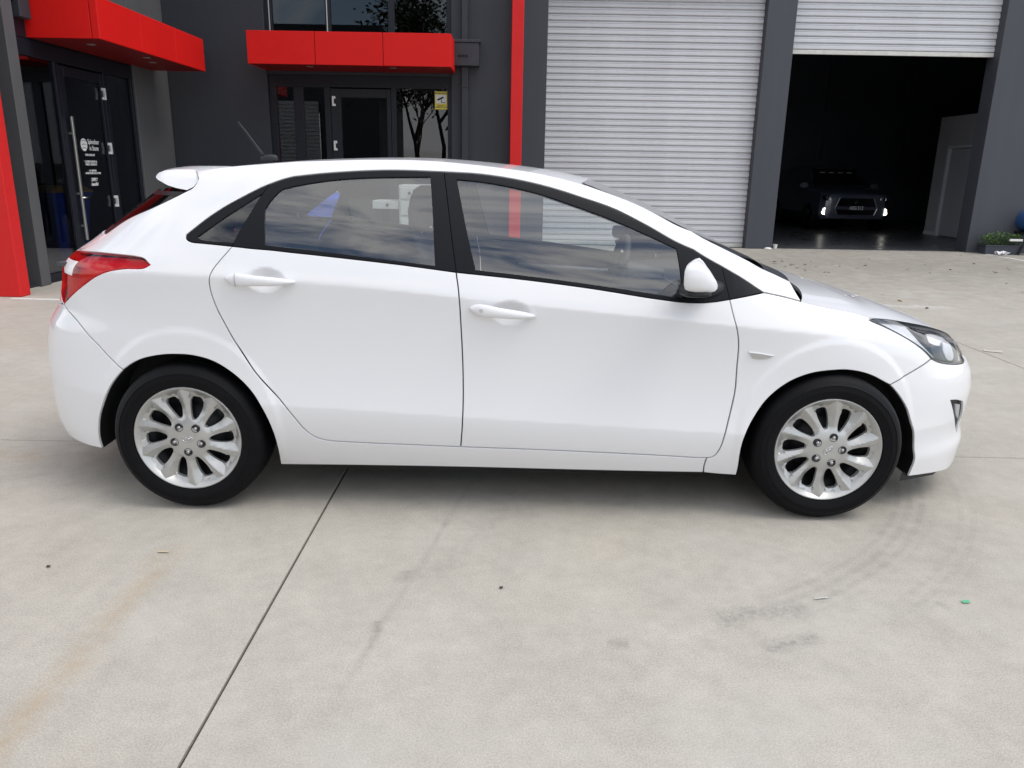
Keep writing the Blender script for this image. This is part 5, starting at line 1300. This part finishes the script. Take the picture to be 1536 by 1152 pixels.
# leaves and scraps
M['leaf'] = [pbr('dry_leaf', c, .8) for c in ((.16, .09, .035), (.10, .065, .03), (.26, .20, .11), (.07, .05, .03))]
def leaf_me(mat, s):
    V = []; 
    prof = [(-.5, .0), (-.3, .16), (0, .24), (.25, .17), (.5, 0)]
    for x, w in prof: V += [(x*s, -w*s, .25*s*abs(w)+.10*s*x*x), (x*s, 0, .02*s+.16*s*x*x), (x*s, w*s, .30*s*abs(w)+.10*s*x*x)]
    F = []
    for i in range(4):
        for j in range(2): F.append((3*i+j, 3*i+j+1, 3*i+j+4, 3*i+j+3))
    return mesh('dry_leaf', V, F, mat, True)
lms = [leaf_me(m_, s) for m_ in M['leaf'] for s in (.05, .075)]
for i in range(60):
    if i < 26: x, y = random.gauss(5.75, .35), random.gauss(8.6, .55)
    elif i < 40: x, y = random.uniform(6.5, 11), random.uniform(8.0, 11.0)
    else: x, y = random.uniform(5, 10), random.uniform(4, 8.5)
    o = link('dry_leaf', lms[i % len(lms)], None, (x, y, .004), (random.uniform(-.3, .3), random.uniform(-.3, .3), random.uniform(0, 6.28)))
    tag(o, 'small dry brown leaf lying on the concrete between the car and the roller doors', 'leaf', 'dry leaves on the yard')
def scrap(name, loc, rz, size, mat, label, cat):
    o = MB().grid(np.array([[(size[0]*(u-.5), size[1]*(v-.5), .004+.25*size[1]*abs(u-.4)*v) for v in (0, .5, 1)] for u in (0, .33, .66, 1)])).build(name, mat, None, smooth=True, loc=loc, rot=(0, 0, rz))
    tag(o, label, cat)
scrap('green_scrap', (2.916, -1.507, .001), .1, (.026, .016), pbr('green_plastic', (.10, .42, .22), .5), 'tiny green plastic scrap on the concrete at lower right', 'litter')
scrap('pale_leaf', (.03, -1.256, .001), .0, (.042, .010), pbr('pale_leaf', (.50, .42, .28), .7), 'pale thin leaf on the concrete below the rear wheel', 'leaf')
scrap('pale_bark', (5.38, 2.47, .001), -.4, (.14, .06), pbr('pale_bark', (.50, .46, .40), .7), 'pale curl of bark beyond the headlight', 'bark')
scrap('white_chip', (2.42, -1.50, .001), .2, (.05, .006), pbr('white_chip', (.50, .49, .46), .7), 'thin white splinter beside the tyre scuff', 'litter')
scrap('pebble', (-.33, -1.38, .001), 0, (.014, .012), M['joint'], 'small dark pebble on the concrete at left', 'pebble')
scrap('dark_crumb', (1.31, -1.47, .001), 0, (.012, .012), M['joint'], 'small dark crumb on the concrete at the bottom middle', 'pebble')

# ------------------------------------------------------------------ across the yard, seen in the office glass
M['pale'] = pbr('pale_slats', (.75, .75, .77), .5)
op = thing('opposite_warehouse', 'charcoal warehouse across the yard mirrored in the office glass', 'building', (-9.5, -16, 0))
def O_(name, mat, *b, bev=.0):
    m = MB()
    for q in b: m.box(*q, bev)
    return sub(m, name, mat, op)
O_('wall', M['grey_wall'], (-22, -11.6, -24, -16, 0, 7.2), (-8.0, -5.2, -24, -16, 0, 7.2), (-11.6, -8.0, -24, -16, 4.3, 7.2))
O_('roof', M['charcoal'], (-22.2, -5.0, -24, -15.8, 7.2, 7.6))
O_('red_fin', M['red_fin'], (-12.1, -11.7, -16, -15.5, 0, 9.2)); O_('canopy', M['red'], (-16, -12.6, -16, -15, 2.8, 3.3))
od = bpy.data.objects.new('roller_door', None); C.objects.link(od); od.parent = op; od.location = (-8.0+9.5, .15, 0); od.rotation_euler = (0, 0, math.pi)
sm_ = slat_mesh(3.6)
for i in range(25): link('slat', sm_, od, (0, 0, .05+i*.17)).scale = (1, 1.5, 1.5)
def crown_tree(loc, h, r, label, leafy=True, seed=1):
    rg = random.Random(seed); t = thing('tree', label, 'tree', loc)
    tr = MB(); tips = []
    def grow(p, d, L, rad, lev):
        pts = [p]; q = p
        for i in range(3):
            d2 = (d+Vector((rg.uniform(-.2, .2), rg.uniform(-.2, .2), rg.uniform(-.05, .15)))).normalized(); q = q+d2*L/3; pts.append(q)
        tr.tube(pts, [rad, rad*.85, rad*.72, rad*.6], 6 if lev < 2 else 4, False); tips.append((q, lev))
        if lev < (4 if leafy else 5):
            for k in range(3): grow(q, (d+Vector((rg.uniform(-1, 1), rg.uniform(-1, 1), rg.uniform(-.1, .7)))*.8).normalized(), L*.66, rad*.6, lev+1)
    grow(Vector((0, 0, 0)), Vector((0, 0, 1)), h*.36, .16 if leafy else .085, 0)
    tr.build('trunk', pbr('bark', (.06, .05, .04), .9), t, smooth=True)
    if leafy:
        cr = MB()
        for q, lev in tips:
            if lev < 2: continue
            for k in range(26):
                p = q+Vector((rg.gauss(0, r), rg.gauss(0, r), rg.gauss(0, r*.7))); a, b = rg.uniform(0, 6.28), rg.uniform(-1, 1); s = rg.uniform(.08, .2)
                u = Vector((math.cos(a), math.sin(a), b)).normalized()*s; v = u.cross(Vector((rg.uniform(-1, 1), rg.uniform(-1, 1), 1))).normalized()*s*.5
                cr.add([p-u, p+v, p+u, p-v], [(0, 1, 2, 3)])
        cr.build('crown', pbr('gum_leaf', (.045, .065, .028), .6, var=.3, vscale=2), t, fix=False)
    return t
crown_tree((-2.6, -22, 0), 10.5, .75, 'tall leafy tree across the yard mirrored in the upper office window', True, 3)
crown_tree((-3.7, -18.5, 0), 7.4, 1.05, 'dense dark tree added across the yard to darken the pane beside the camera notice', True, 11)  # unseen tree added to cover the pale sky mirrored in that pane
crown_tree((-3.2, -14.5, 0), 5.6, .4, 'bare tree across the yard mirrored in the lower office glass', False, 5)
